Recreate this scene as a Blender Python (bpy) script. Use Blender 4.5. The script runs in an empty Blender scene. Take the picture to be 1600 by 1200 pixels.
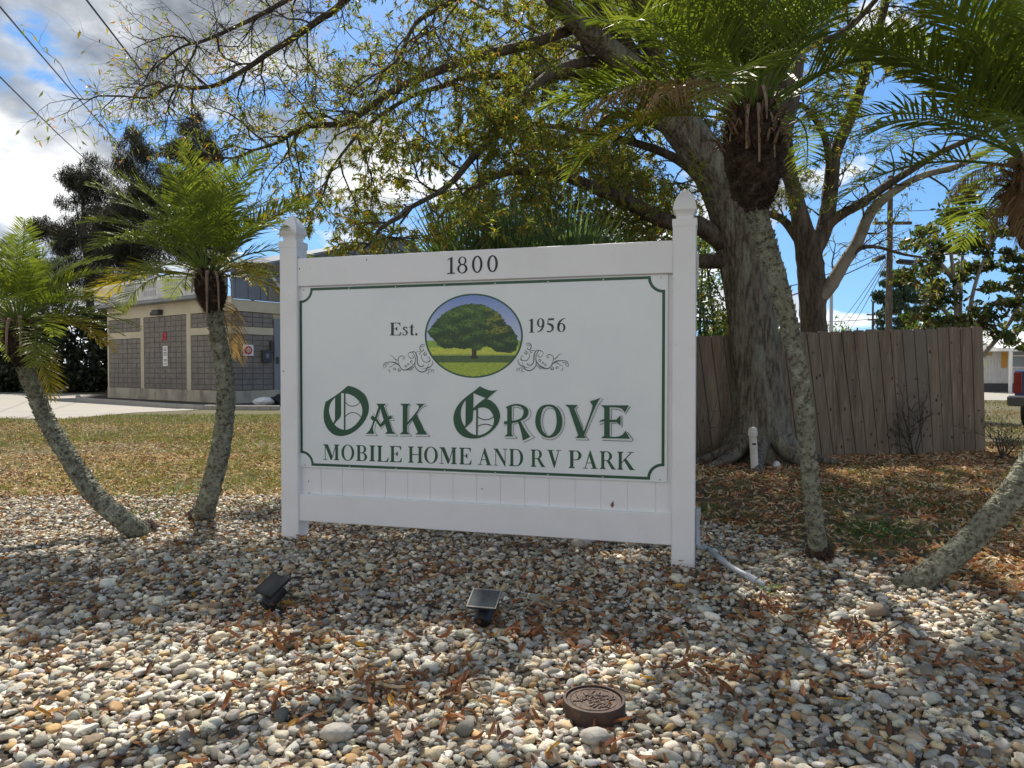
import bpy, math, random
import numpy as np
from mathutils import Vector, Matrix, geometry
R = math.radians
scene = bpy.context.scene
COL = scene.collection
rnd = random.Random(7)
rng = np.random.default_rng(11)

# ------------------------------------------------------------ camera
F = 1109.0; CAMZ = 1.16; PITCH = math.atan(23/1109)
cam = bpy.data.cameras.new('camera'); cam.sensor_width = 36; cam.lens = F/1600*36
cam.clip_start = 0.05; cam.clip_end = 3000
camo = bpy.data.objects.new('camera', cam); COL.objects.link(camo)
camo.location = (0, 0, CAMZ); camo.rotation_euler = (R(90)-PITCH, 0, 0)
scene.camera = camo
# ------------------------------------------------------------ world, sun, exposure
SUN_EL = R(54); SUN_AZ = R(-7)          # azimuth measured from +Y towards +X
scene.view_settings.view_transform = 'Standard'; scene.view_settings.look = 'None'
scene.view_settings.exposure = 0.48; scene.view_settings.gamma = 1
w = bpy.data.worlds.new("World"); scene.world = w; w.use_nodes = True
nt = w.node_tree; nt.nodes.clear()
def N(nt, t, **k):
    n = nt.nodes.new(t)
    for a, b in k.items():
        if a[0] == '_': n.inputs[a[1:]].default_value = b
        else: setattr(n, a, b)
    return n
def mathn(nt, op, a, b=None, clamp=False):
    n = nt.nodes.new('ShaderNodeMath'); n.operation = op; n.use_clamp = clamp
    for i, v in enumerate((a, b)):
        if v is None: continue
        if isinstance(v, (int, float)): n.inputs[i].default_value = v
        else: nt.links.new(v, n.inputs[i])
    return n.outputs[0]
def ramp(nt, fac, stops):
    n = nt.nodes.new('ShaderNodeValToRGB'); e = n.color_ramp.elements
    while len(e) < len(stops): e.new(0.5)
    for i, (p, c) in enumerate(stops):
        e[i].position = p
        e[i].color = (c, c, c, 1) if isinstance(c, (int, float)) else (*c, 1)
    nt.links.new(fac, n.inputs[0]); return n.outputs[0]
out = N(nt, 'ShaderNodeOutputWorld')
sky = N(nt, 'ShaderNodeTexSky', sky_type='NISHITA', sun_disc=False)
sky.sun_elevation = SUN_EL; sky.sun_rotation = SUN_AZ; sky.air_density = 1.15; sky.dust_density = 0.3; sky.ozone_density = 2.2
bg1 = N(nt, 'ShaderNodeBackground', _Strength=0.115)
tc = N(nt, 'ShaderNodeTexCoord')
sep = N(nt, 'ShaderNodeSeparateXYZ'); nt.links.new(tc.outputs['Generated'], sep.inputs[0])
X, Y, Z = sep.outputs
cmb = N(nt, 'ShaderNodeCombineXYZ'); nt.links.new(X, cmb.inputs[0]); nt.links.new(Y, cmb.inputs[1])
nt.links.new(mathn(nt, 'ADD', mathn(nt, 'MULTIPLY', Z, .9), .16), cmb.inputs[2])
nrm = N(nt, 'ShaderNodeVectorMath', operation='NORMALIZE'); nt.links.new(cmb.outputs[0], nrm.inputs[0]); nt.links.new(nrm.outputs[0], sky.inputs[0])
hs = N(nt, 'ShaderNodeHueSaturation', _Saturation=1.28, _Value=.97); nt.links.new(sky.outputs[0], hs.inputs['Color']); nt.links.new(hs.outputs[0], bg1.inputs[0])
mp = N(nt, 'ShaderNodeMapping'); nt.links.new(tc.outputs['Generated'], mp.inputs[0])
mp.inputs['Scale'].default_value = (1.0, 1.0, 1.7); mp.inputs['Location'].default_value = (3.2, 0.4, 1.7)
nz = N(nt, 'ShaderNodeTexNoise', _Scale=4.2, _Detail=10, _Roughness=0.55, _Distortion=0.15)
nt.links.new(mp.outputs[0], nz.inputs[0])
nz2 = N(nt, 'ShaderNodeTexNoise', _Scale=5.5, _Detail=7, _Roughness=0.55); nt.links.new(mp.outputs[0], nz2.inputs[0])
# more cloud to the left, unseen cloud added behind to fill the shade, open blue sky low on the right
bias = mathn(nt, 'MULTIPLY', X, -0.24)
bias = mathn(nt, 'ADD', bias, mathn(nt, 'MULTIPLY', Y, -0.13))
cov = mathn(nt, 'ADD', nz.outputs[0], bias)
mask = ramp(nt, cov, [(0.385, 0.0), (0.425, 0.78), (0.475, 1.0)])
shade = ramp(nt, mathn(nt, 'ADD', mathn(nt, 'MULTIPLY', nz2.outputs[0], 0.75), mathn(nt, 'MULTIPLY', Z, -0.30)),
             [(0.17, (0.20, 0.225, 0.265)), (0.26, (0.43, 0.46, 0.50)), (0.37, (0.95, 0.96, 0.97))])
bg2 = N(nt, 'ShaderNodeBackground', _Strength=0.94); nt.links.new(shade, bg2.inputs[0])
mx = N(nt, 'ShaderNodeMixShader'); nt.links.new(mask, mx.inputs[0])
nt.links.new(bg1.outputs[0], mx.inputs[1]); nt.links.new(bg2.outputs[0], mx.inputs[2])
nt.links.new(mx.outputs[0], out.inputs[0])
sl = bpy.data.lights.new('sun', 'SUN'); sl.energy = 4.6; sl.angle = R(0.53); sl.color = (1.0, 0.93, 0.82)
so = bpy.data.objects.new('sun', sl); COL.objects.link(so)
sd = Vector((math.sin(SUN_AZ)*math.cos(SUN_EL), math.cos(SUN_AZ)*math.cos(SUN_EL), math.sin(SUN_EL)))
so.rotation_euler = sd.to_track_quat('Z', 'Y').to_euler(); so.location = (0, 10, 30)
scene.cycles.max_bounces = 6; scene.cycles.diffuse_bounces = 3; scene.cycles.transmission_bounces = 4
scene.cycles.transparent_max_bounces = 4

# ------------------------------------------------------------ pixel -> world calculator (photo is 1600x1200)
cp, sp = math.cos(PITCH), math.sin(PITCH)
def ray(px, py):
    a = (px-800)/F; b = (600-py)/F
    return Vector((a, cp + b*sp, -sp + b*cp))
def at(px, py, D):
    d = ray(px, py); k = D/d.y
    return Vector((d.x*k, D, CAMZ + d.z*k))
def gnd(px, py, z=0.0):
    d = ray(px, py); k = (z-CAMZ)/d.z
    return Vector((d.x*k, d.y*k, z))

# ------------------------------------------------------------ object helpers
WLOC = {}
def tagd(o, label=None, cat=None, group=None, kind=None):
    if label: o['label'] = label
    if cat: o['category'] = cat
    if group: o['group'] = group
    if kind: o['kind'] = kind
    return o
def thing(name, loc, label, cat, group=None):
    o = bpy.data.objects.new(name, None); COL.objects.link(o); o.location = loc; o.empty_display_size = 0.1
    WLOC[o.name] = Vector(loc); return tagd(o, label, cat, group)
def npmesh(name, V, Fs, mats, parent=None, col=None, smooth=False, local=False, mi=None, origin=None, link=True):
    """V (n,3); Fs list of face arrays (m,k) or a list of lists"""
    V = np.asarray(V, dtype=np.float64).reshape(-1, 3)
    me = bpy.data.meshes.new(name)
    if isinstance(Fs, np.ndarray): Fs = [Fs]
    if len(Fs) and not isinstance(Fs[0], np.ndarray):
        tot = [len(f) for f in Fs]; flat = [i for f in Fs for i in f]
    else:
        tot = []; flat = []
        for f in Fs:
            tot.append(np.full(len(f), f.shape[1])); flat.append(f.ravel())
        tot = np.concatenate(tot); flat = np.concatenate(flat)
    tot = np.asarray(tot, dtype=np.int32); flat = np.asarray(flat, dtype=np.int32)
    if local: off = Vector((0, 0, 0))
    elif parent is not None: off = WLOC[parent.name]
    elif origin is not None: off = Vector(origin)
    else:
        lo = V.min(0); hi = V.max(0); off = Vector(((lo[0]+hi[0])/2, (lo[1]+hi[1])/2, lo[2]))
    V = V - np.array(off)
    me.vertices.add(len(V)); me.vertices.foreach_set('co', V.astype(np.float32).ravel())
    me.loops.add(len(flat)); me.loops.foreach_set('vertex_index', flat)
    me.polygons.add(len(tot)); st = np.zeros(len(tot), dtype=np.int32); st[1:] = np.cumsum(tot)[:-1]
    me.polygons.foreach_set('loop_start', st)
    try: me.polygons.foreach_set('loop_total', tot)
    except Exception: pass
    if mi is not None: me.polygons.foreach_set('material_index', np.asarray(mi, dtype=np.int32))
    me.polygons.foreach_set('use_smooth', np.full(len(tot), smooth))
    if col is not None:
        a = me.attributes.new('Col', 'FLOAT_COLOR', 'POINT')
        c = np.ones((len(V), 4), dtype=np.float32); c[:, :3] = col
        a.data.foreach_set('color', c.ravel())
    me.update(calc_edges=True)
    for m in (mats if isinstance(mats, (list, tuple)) else [mats]): me.materials.append(m)
    o = bpy.data.objects.new(name, me)
    if link: COL.objects.link(o)
    if parent is not None: o.parent = parent; WLOC[o.name] = WLOC.get(parent.name, off)
    elif not local: o.location = off; WLOC[o.name] = off
    return o
class MB:
    """collects boxes, prisms, tubes and polygons into one mesh"""
    def __init__(s): s.V = []; s.F = []; s.M = []
    def add(s, V, Fc, m=0):
        n = len(s.V); s.V += [tuple(v) for v in V]
        for f in Fc: s.F.append([i+n for i in f]); s.M.append(m)
        return s
    def box(s, c, d, rot=None, m=0, bev=0.0):
        x, y, z = [q/2 for q in d]; b = min(bev, x*.9, y*.9, z*.9)
        if b > 0:
            V = []; 
            for sx in (-1, 1):
                for sy in (-1, 1):
                    for sz in (-1, 1):
                        V += [(sx*x, sy*(y-b), sz*(z-b)), (sx*(x-b), sy*y, sz*(z-b)), (sx*(x-b), sy*(y-b), sz*z)]
            def id(a, b_, c_, k): return ((a*2+b_)*2+c_)*3+k
            Fc = []
            for a in (0, 1):
                f = [id(a,0,0,0), id(a,1,0,0), id(a,1,1,0), id(a,0,1,0)]; Fc.append(f if a else f[::-1])
                f = [id(0,a,0,1), id(1,a,0,1), id(1,a,1,1), id(0,a,1,1)]; Fc.append(f[::-1] if a else f)
                f = [id(0,0,a,2), id(1,0,a,2), id(1,1,a,2), id(0,1,a,2)]; Fc.append(f if a else f[::-1])
            for a in (0, 1):
                for c_ in (0, 1):
                    Fc.append([id(a,c_,0,0), id(a,c_,1,0), id(a,c_,1,1), id(a,c_,0,1)])
                    Fc.append([id(a,0,c_,0), id(a,1,c_,0), id(a,1,c_,2), id(a,0,c_,2)])
                    Fc.append([id(0,a,c_,1), id(1,a,c_,1), id(1,a,c_,2), id(0,a,c_,2)])
            for a in (0, 1):
                for b_ in (0, 1):
                    for c_ in (0, 1): Fc.append([id(a,b_,c_,0), id(a,b_,c_,1), id(a,b_,c_,2)])
        else:
            V = [(sx*x, sy*y, sz*z) for sx in (-1, 1) for sy in (-1, 1) for sz in (-1, 1)]
            Fc = [(0,1,3,2), (4,6,7,5), (0,4,5,1), (2,3,7,6), (0,2,6,4), (1,5,7,3)]
        M = Matrix.Translation(Vector(c))
        if rot is not None: M = M @ (rot.to_4x4() if hasattr(rot, 'to_4x4') else Matrix.Rotation(rot, 4, 'Z'))
        return s.add([M @ Vector(v) for v in V], Fc, m)
    def prism(s, base, ext, m=0):
        """base: planar polygon of 3-D points; ext: extrusion vector"""
        n = len(base); e = Vector(ext); V = [Vector(p) for p in base] + [Vector(p)+e for p in base]
        Fc = [list(range(n))[::-1], list(range(n, 2*n))] + [[i, (i+1) % n, (i+1) % n+n, i+n] for i in range(n)]
        return s.add(V, Fc, m)
    def tube(s, P, r, k=8, m=0, cap=True):
        V, Fc = tube(P, r, k)
        n = len(s.V); s.V += [tuple(v) for v in V]; s.F += [[int(i)+n for i in f] for f in Fc]; s.M += [m]*len(Fc)
        if cap:
            L = len(V)-k
            s.F += [[n+i for i in range(k)][::-1], [n+L+i for i in range(k)]]; s.M += [m, m]
        return s
    def build(s, name, mats, parent=None, smooth=False, **k):
        return npmesh(name, s.V, s.F, mats, parent, smooth=smooth, mi=s.M, **k)
def tube(P, r, k=6, jit=0.0, rj=None):
    P = np.array([tuple(p) for p in P], dtype=float); n = len(P)
    r = np.full(n, r) if np.isscalar(r) else np.asarray(r, float)
    T = np.gradient(P, axis=0); T /= np.linalg.norm(T, axis=1)[:, None]+1e-12
    up = np.array([0, 0, 1.0]) if abs(T[0, 2]) < .9 else np.array([1.0, 0, 0])
    a = np.cross(T[0], up); a /= np.linalg.norm(a); V = np.zeros((n, k, 3)); ang = np.arange(k)*2*math.pi/k
    for i in range(n):
        a = a - T[i]*np.dot(a, T[i]); a /= np.linalg.norm(a)+1e-12; b = np.cross(T[i], a)
        rr = r[i]*(1 + (rng.normal(0, jit, k) if jit else 0)) if rj is None else r[i]*rj(i/(n-1), ang)
        V[i] = P[i] + (np.cos(ang)*rr)[:, None]*a + (np.sin(ang)*rr)[:, None]*b
    i = np.arange(n-1)[:, None]*k; j = np.arange(k)[None]; j2 = (j+1) % k
    Fc = np.stack([i+j, i+j2, i+j2+k, i+j+k], -1).reshape(-1, 4)
    return V.reshape(-1, 3), Fc
def spline(P, r=None, sub=4):
    """Catmull-Rom through points; radii interpolated"""
    P = [np.array(tuple(p), float) for p in P]; Q = []; RR = []
    for i in range(len(P)-1):
        p0 = P[max(i-1, 0)]; p1 = P[i]; p2 = P[i+1]; p3 = P[min(i+2, len(P)-1)]
        for q in range(sub):
            t = q/sub
            Q.append(.5*((2*p1)+(-p0+p2)*t+(2*p0-5*p1+4*p2-p3)*t*t+(-p0+3*p1-3*p2+p3)*t**3))
            if r is not None: RR.append(r[i]*(1-t)+r[i+1]*t)
    Q.append(P[-1]); 
    if r is not None: RR.append(r[-1]); return np.array(Q), np.array(RR)
    return np.array(Q)
class Acc:
    """accumulates numpy pieces (constant face size per list)"""
    def __init__(s): s.V = []; s.F = {}; s.n = 0; s.C = []
    def add(s, V, Fc, col=None):
        V = np.asarray(V).reshape(-1, 3); Fc = np.asarray(Fc)
        s.V.append(V); s.F.setdefault(Fc.shape[1], []).append(Fc+s.n); s.n += len(V)
        s.C.append(np.broadcast_to(np.array(col if col is not None else (1, 1, 1), float), (len(V), 3)))
    def build(s, name, mat, parent=None, col=False, **k):
        return npmesh(name, np.concatenate(s.V), [np.concatenate(f) for f in s.F.values()], mat, parent,
                      col=np.concatenate(s.C) if col else None, **k)

# ------------------------------------------------------------ materials
def mat(name, base=(.5, .5, .5), rough=.6, noise=None, bump=None, spec=.5, metal=0., attr=False, transl=0.,
        scale=None, coat=0., vec='Object'):
    """noise=(scale, detail, colour2, lo, hi) mixes to colour2; list allowed. bump=(scale,strength,dist)"""
    m = bpy.data.materials.new(name); m.use_nodes = True; nt = m.node_tree; b = nt.nodes['Principled BSDF']
    b.inputs['Roughness'].default_value = rough; b.inputs['Specular IOR Level'].default_value = spec
    b.inputs['Metallic'].default_value = metal; b.inputs['Coat Weight'].default_value = coat
    tc = N(nt, 'ShaderNodeTexCoord'); mp = N(nt, 'ShaderNodeMapping'); nt.links.new(tc.outputs[vec], mp.inputs[0])
    if scale: mp.inputs['Scale'].default_value = scale
    if attr:
        c = N(nt, 'ShaderNodeAttribute', attribute_name='Col').outputs['Color']
    else:
        c = N(nt, 'ShaderNodeRGB'); c.outputs[0].default_value = (*base, 1); c = c.outputs[0]
    ns = noise if isinstance(noise, list) else ([noise] if noise else [])
    for (s, d, c2, lo, hi) in ns:
        t = N(nt, 'ShaderNodeTexNoise', _Scale=s, _Detail=d, _Roughness=.6); nt.links.new(mp.outputs[0], t.inputs[0])
        f = ramp(nt, t.outputs[0], [(lo, 0.), (hi, 1.)])
        x = N(nt, 'ShaderNodeMix', data_type='RGBA'); nt.links.new(f, x.inputs[0]); nt.links.new(c, x.inputs[6])
        x.inputs[7].default_value = (*c2, 1); c = x.outputs[2]
    nt.links.new(c, b.inputs['Base Color'])
    if bump:
        t = N(nt, 'ShaderNodeTexNoise', _Scale=bump[0], _Detail=6); nt.links.new(mp.outputs[0], t.inputs[0])
        bp = N(nt, 'ShaderNodeBump', _Strength=bump[1], _Distance=bump[2]); nt.links.new(t.outputs[0], bp.inputs['Height'])
        nt.links.new(bp.outputs[0], b.inputs['Normal'])
    if transl:
        tr = N(nt, 'ShaderNodeBsdfTranslucent'); mxs = N(nt, 'ShaderNodeMixShader', _Fac=transl)
        g = N(nt, 'ShaderNodeMix', data_type='RGBA', blend_type='MULTIPLY'); g.inputs[0].default_value = 1
        nt.links.new(c, g.inputs[6]); g.inputs[7].default_value = (1.9, 1.9, .9, 1); nt.links.new(g.outputs[2], tr.inputs[0])
        nt.links.new(b.outputs[0], mxs.inputs[1]); nt.links.new(tr.outputs[0], mxs.inputs[2])
        nt.links.new(mxs.outputs[0], nt.nodes['Material Output'].inputs[0])
    return m
M = {}
M['vinyl'] = mat('white_vinyl', (.82, .82, .835), .38, [(3, 5, (.75, .75, .755), .45, .8), (45, 3, (.55, .54, .52), .68, .85)], (900, .05, .001))
M['board'] = mat('sign_board_white', (.79, .83, .84), .25, (2, 4, (.72, .77, .80), .4, .7))
M['green'] = mat('dark_green_print', (.018, .085, .045), .35)
M['darkgreen'] = mat('grey_green_print', (.022, .05, .048), .4)
M['scroll'] = mat('scroll_print', (.08, .11, .12), .5)
M['black'] = mat('black_number_paint', (.008, .008, .012), .35)
M['print'] = mat('picture_print', attr=True, rough=.35)
M['screw'] = mat('screw_metal', (.45, .45, .46), .4, metal=.6)
M['pebble'] = mat('river_pebble', attr=True, rough=.7, spec=.35, noise=[(70, 7, (.26, .20, .13), .56, .74), (25, 4, (.80, .76, .66), .60, .85)], bump=(160, .5, .004))
M['soil'] = mat('soil', (.045, .033, .024), .95, [(6, 6, (.13, .10, .07), .4, .65), (60, 4, (.03, .022, .015), .5, .7)], (40, .8, .02))
M['lawn'] = mat('lawn_ground', (.125, .10, .055), .95, [(.35, 5, (.10, .105, .035), .42, .62), (3, 6, (.15, .11, .07), .5, .68), (35, 5, (.07, .05, .028), .52, .7), (90, 3, (.36, .29, .21), .64, .74)], (30, .8, .03))
M['litter'] = mat('dead_leaf', attr=True, rough=.55, transl=.15)
M['leaf'] = mat('oak_leaf', attr=True, rough=.42, transl=.5, spec=.6)
M['frond'] = mat('palm_frond', attr=True, rough=.45, transl=.42, spec=.4)
M['needle'] = mat('needle_foliage', attr=True, rough=.6, transl=.12)
M['grass'] = mat('grass_blade', attr=True, rough=.6, transl=.3)
def bark(name, a, b, c, sc=(1, 1, .22), bs=(34, 1, .05)):
    return mat(name, a, .9, [(26, 8, b, .44, .60), (7, 6, c, .50, .66), (60, 4, b, .58, .7)], bs, scale=sc)
M['oakbark'] = bark('oak_bark', (.20, .175, .135), (.075, .06, .045), (.26, .26, .20))
M['bark2'] = bark('brown_bark', (.11, .085, .065), (.05, .038, .028), (.17, .14, .11))
M['palebark'] = mat('pale_limb_bark', (.27, .245, .20), .85, [(5, 6, (.17, .15, .12), .45, .7)], (30, .5, .01))
M['palmbark'] = mat('palm_lichen_bark', (.22, .225, .165), .95, [(38, 6, (.075, .06, .045), .47, .62), (14, 4, (.34, .35, .27), .52, .68), (5, 3, (.09, .08, .055), .60, .72)], (60, 1, .01), vec='Object')
M['boots'] = mat('palm_fibre', (.050, .032, .022), .95, [(26, 5, (.15, .10, .065), .5, .72)], (60, 1, .02))
M['sheath'] = mat('dry_leaf_base', (.30, .22, .16), .8, [(12, 5, (.16, .10, .07), .45, .7)], (50, .4, .01))
M['fence'] = mat('weathered_fence', (.20, .155, .108), .85, [(7, 7, (.125, .094, .066), .4, .62), (38, 5, (.29, .235, .175), .5, .74), (1.1, 2, (.165, .14, .11), .45, .6)], (40, .6, .008), scale=(1, 1, .07))
M['knot'] = mat('fence_knot', (.05, .033, .024), .8)
M['pvc'] = mat('white_pvc', (.68, .66, .62), .45, (9, 5, (.45, .42, .37), .5, .8))
M['conduit'] = mat('grey_conduit', (.38, .41, .45), .4, (20, 4, (.28, .29, .30), .5, .8))
M['blackpl'] = mat('black_plastic', (.012, .014, .018), .45)
M['solar'] = mat('solar_cell', (.075, .083, .088), .8, (40, 4, (.15, .155, .155), .5, .8), spec=.12, scale=(1, 8, 1))
M['silver'] = mat('scratched_rim', (.30, .29, .27), .6, spec=.2)
M['rust'] = mat('rusty_iron', (.050, .028, .022), .7, [(25, 6, (.10, .05, .03), .5, .7)], (90, .6, .004))
M['rust2'] = mat('rusty_lid', (.10, .055, .035), .6, [(60, 6, (.03, .018, .014), .45, .6), (30, 5, (.22, .13, .08), .58, .75)], (70, 1, .01))
M['concrete'] = mat('driveway_concrete', (.37, .345, .30), .9, [(.8, 6, (.33, .31, .28), .45, .65), (12, 5, (.25, .23, .21), .58, .8)], (30, .3, .01))
M['white'] = mat('white_paint', (.78, .78, .76), .6, (4, 5, (.62, .61, .58), .5, .8))

# glass etc. are defined where used
# ============================================================ SETTING: ground
def sheet(name, pts, z, m, sub=None):
    return tagd(npmesh(name, [(p[0], p[1], z) for p in pts], [list(range(len(pts)))], m, origin=(0, 0, z)), kind='structure')
sheet('ground', [(-900, -400), (900, -400), (900, 1800), (-900, 1800)], 0.0, M['lawn'])
BED = [(-9, -3), (6, -3), (5.5, 1.4), (3.6, 2.6), (2.75, 3.25), (2.35, 3.75), (2.0, 4.42), (1.75, 4.9), (1.45, 5.35), (.6, 5.75), (-.8, 6.2), (-2.2, 6.45), (-4.6, 6.35), (-9, 6.2)]
sheet('gravel_bed', BED, .006, M['soil'])
def inpoly(x, y, P):
    P = np.array(P); c = np.zeros(len(x), bool); j = len(P)-1
    for i in range(len(P)):
        cond = ((P[i, 1] > y) != (P[j, 1] > y))
        xi = (P[j, 0]-P[i, 0])*(y-P[i, 1])/(P[j, 1]-P[i, 1]+1e-12)+P[i, 0]
        c ^= cond & (x < xi); j = i
    return c
# left driveway
DRV = [gnd(-260, 655), gnd(0, 654), gnd(90, 656), gnd(210, 645), gnd(300, 641), gnd(436, 634), gnd(600, 640), gnd(560, 612), gnd(436, 622), gnd(330, 632), gnd(172, 617), gnd(0, 613), gnd(-400, 611)]
sheet('driveway', [(p.x, p.y) for p in DRV], .008, M['concrete'])
# right road and drive in front of the mobile home
sheet('road', [(7, 26.5), (60, 26.5), (60, 44), (7, 44)], .008, M['concrete'])
# ---------------------------------------------------------- icosphere templates
def ico(sub):
    import bmesh
    bm = bmesh.new(); bmesh.ops.create_icosphere(bm, subdivisions=sub, radius=1)
    bm.verts.ensure_lookup_table()
    V = np.array([v.co[:] for v in bm.verts]); Fc = np.array([[v.index for v in f.verts] for f in bm.faces]); bm.free()
    return V, Fc
def rotm(a, b, c):
    ca, sa, cb, sb, cc, sc = np.cos(a), np.sin(a), np.cos(b), np.sin(b), np.cos(c), np.sin(c)
    Rz = np.zeros((len(a), 3, 3)); Rz[:, 0, 0] = ca; Rz[:, 0, 1] = -sa; Rz[:, 1, 0] = sa; Rz[:, 1, 1] = ca; Rz[:, 2, 2] = 1
    Ry = np.zeros_like(Rz); Ry[:, 0, 0] = cb; Ry[:, 0, 2] = sb; Ry[:, 2, 0] = -sb; Ry[:, 2, 2] = cb; Ry[:, 1, 1] = 1
    Rx = np.zeros_like(Rz); Rx[:, 1, 1] = cc; Rx[:, 1, 2] = -sc; Rx[:, 2, 1] = sc; Rx[:, 2, 2] = cc; Rx[:, 0, 0] = 1
    return Rz @ Ry @ Rx
PAL = np.array([(.70, .65, .54), (.62, .61, .56), (.43, .43, .41), (.60, .48, .31), (.30, .285, .25), (.46, .29, .13), (.80, .77, .69), (.22, .17, .12), (.50, .41, .33), (.44, .42, .33)])
PW = np.array([.18, .13, .13, .14, .11, .07, .10, .06, .04, .04])
def wedge(n, d0, d1, extra=.9):
    """points inside the strip of ground the photo can see, uniform in area"""
    y = rng.uniform(d0, d1, int(n*1.0)); x = rng.uniform(-1, 1, len(y))*(d1*.76+extra)
    k = np.abs(x) < y*.76+extra
    return x[k], y[k]
def pebbles(n_per, d0, d1, sub, rad, acc, zlo=-.012, zhi=.008):
    Wd = d1*.76+.9; n = int(n_per*(d1-d0)*2*Wd)
    x, y = wedge(n, d0, d1)
    k = inpoly(x + rng.normal(0, .06, len(x)), y + rng.normal(0, .06, len(y)), BED); x = x[k]; y = y[k]; n = len(x)
    T, Fc = ico(sub)
    s = rad*np.exp(rng.normal(0, .30, n)); s = np.clip(s, rad*.5, rad*1.9)
    sc = np.stack([s*rng.uniform(1.0, 1.5, n), s*rng.uniform(.8, 1.05, n), s*rng.uniform(.45, .75, n)], 1)
    variants = []
    for v in range(16):
        d = np.zeros(len(T))
        for q in range(5):
            a = rng.normal(0, 1.1, 3); d += .11*np.sin(T @ a*1.9 + rng.uniform(0, 6))
        sq = np.sign(T)*np.abs(T)**.85
        variants.append(sq*(1+d)[:, None]*rng.uniform(.95, 1.05))
    variants = np.array(variants)
    V = variants[rng.integers(0, 16, n)]*sc[:, None, :]
    Rm = rotm(rng.uniform(0, 6.28, n), rng.normal(0, .28, n), rng.normal(0, .28, n))
    V = np.einsum('nij,nkj->nki', Rm, V)
    z = rng.uniform(zlo, zhi, n) + sc[:, 2]*.55 + .004
    V += np.stack([x, y, z], 1)[:, None, :]
    c = PAL[rng.choice(len(PAL), n, p=PW)]*rng.uniform(.55, 1.18, (n, 1))*rng.uniform(.96, 1.04, (n, 3))*np.array((1.03, 1.0, .945))
    Fa = (Fc[None] + (np.arange(n)*len(T))[:, None, None]).reshape(-1, 3)
    acc.add(V.reshape(-1, 3), Fa); acc.C[-1] = np.repeat(c, len(T), 0)
    return x, y
g = Acc()
pebbles(2300, 1.45, 3.2, 2, .0119, g)
pebbles(2000, 3.2, 6.6, 1, .0120, g)
pebbles(120, 1.45, 4.5, 2, .0175, g, -.004, .008)
GR = g.build('gravel', M['pebble'], col=True, smooth=True, origin=(0, 3, 0))
tagd(GR, kind='stuff', label='bed of pale rounded river pebbles around the sign', cat='gravel')
# ---------------------------------------------------------- dead leaves
def leaf_bits(x, y, z, L, W, cols, acc, tilt=.35, curl=.25, n_seg=3):
    n = len(x); m = n_seg+1
    t = np.linspace(0, 1, m); wd = np.sin(np.pi*(t*.86+.07))**.8
    T = np.zeros((m, 3, 3))
    for i in range(m):
        for j, s in enumerate((-1, 0, 1)):
            T[i, j] = (t[i]-.5, s*wd[i]*.5, (abs(s))*.10)
    T = T.reshape(-1, 3)
    V = np.repeat(T[None], n, 0)
    cu = rng.normal(0, curl, n); V[:, :, 2] += cu[:, None]*(T[None, :, 0]**2)*3.0
    V[:, :, 0] *= L[:, None]; V[:, :, 1] *= W[:, None]; V[:, :, 2] *= L[:, None]
    Rm = rotm(rng.uniform(0, 6.28, n), rng.normal(0, tilt, n), rng.normal(0, tilt, n))
    V = np.einsum('nij,nkj->nki', Rm, V) + np.stack([x, y, z], 1)[:, None, :]
    Fc = []
    for i in range(m-1):
        for j in range(2): Fc.append((i*3+j, i*3+j+1, i*3+j+4, i*3+j+3))
    Fc = np.array(Fc); Fa = (Fc[None]+(np.arange(n)*m*3)[:, None, None]).reshape(-1, 4)
    acc.add(V.reshape(-1, 3), Fa); acc.C[-1] = np.repeat(cols, m*3, 0)
LC = np.array([(.30, .12, .05), (.22, .095, .045), (.36, .18, .09), (.15, .075, .04), (.42, .27, .16), (.48, .27, .05)]); LC[4] = (.47, .37, .27)
LP = [.28, .24, .2, .14, .1, .04]
def lcol(n, p=LP, k=1.0): return LC[rng.choice(6, n, p=p)]*rng.uniform(.75, 1.2, (n, 1))*k
la = Acc()
x, y = wedge(26000, 1.3, 6.4); k = inpoly(x, y, BED); x, y = x[k], y[k]; n = len(x); L = rng.uniform(.008, .03, n)
leaf_bits(x, y, rng.uniform(.006, .024, n), L, L*rng.uniform(.12, .4, n), np.array([(.10, .065, .04), (.05, .035, .025), (.20, .13, .08), (.30, .24, .17)])[rng.integers(0, 4, n)], la, tilt=.5, n_seg=2)
x, y = wedge(10500, 1.3, 6.4); cl = np.array([np.sin(x*2.3+1)+np.sin(y*3.1+x)+np.sin(x*5+y*4)])[0]
k = inpoly(x, y, BED) & (rng.random(len(x)) < np.clip(.62+.16*cl, .36, 1)); x, y = x[k], y[k]; n = len(x)
L = rng.uniform(.03, .07, n); leaf_bits(x, y, rng.uniform(.010, .033, n), L, L*rng.uniform(.24, .34, n), lcol(n), la)
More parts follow.
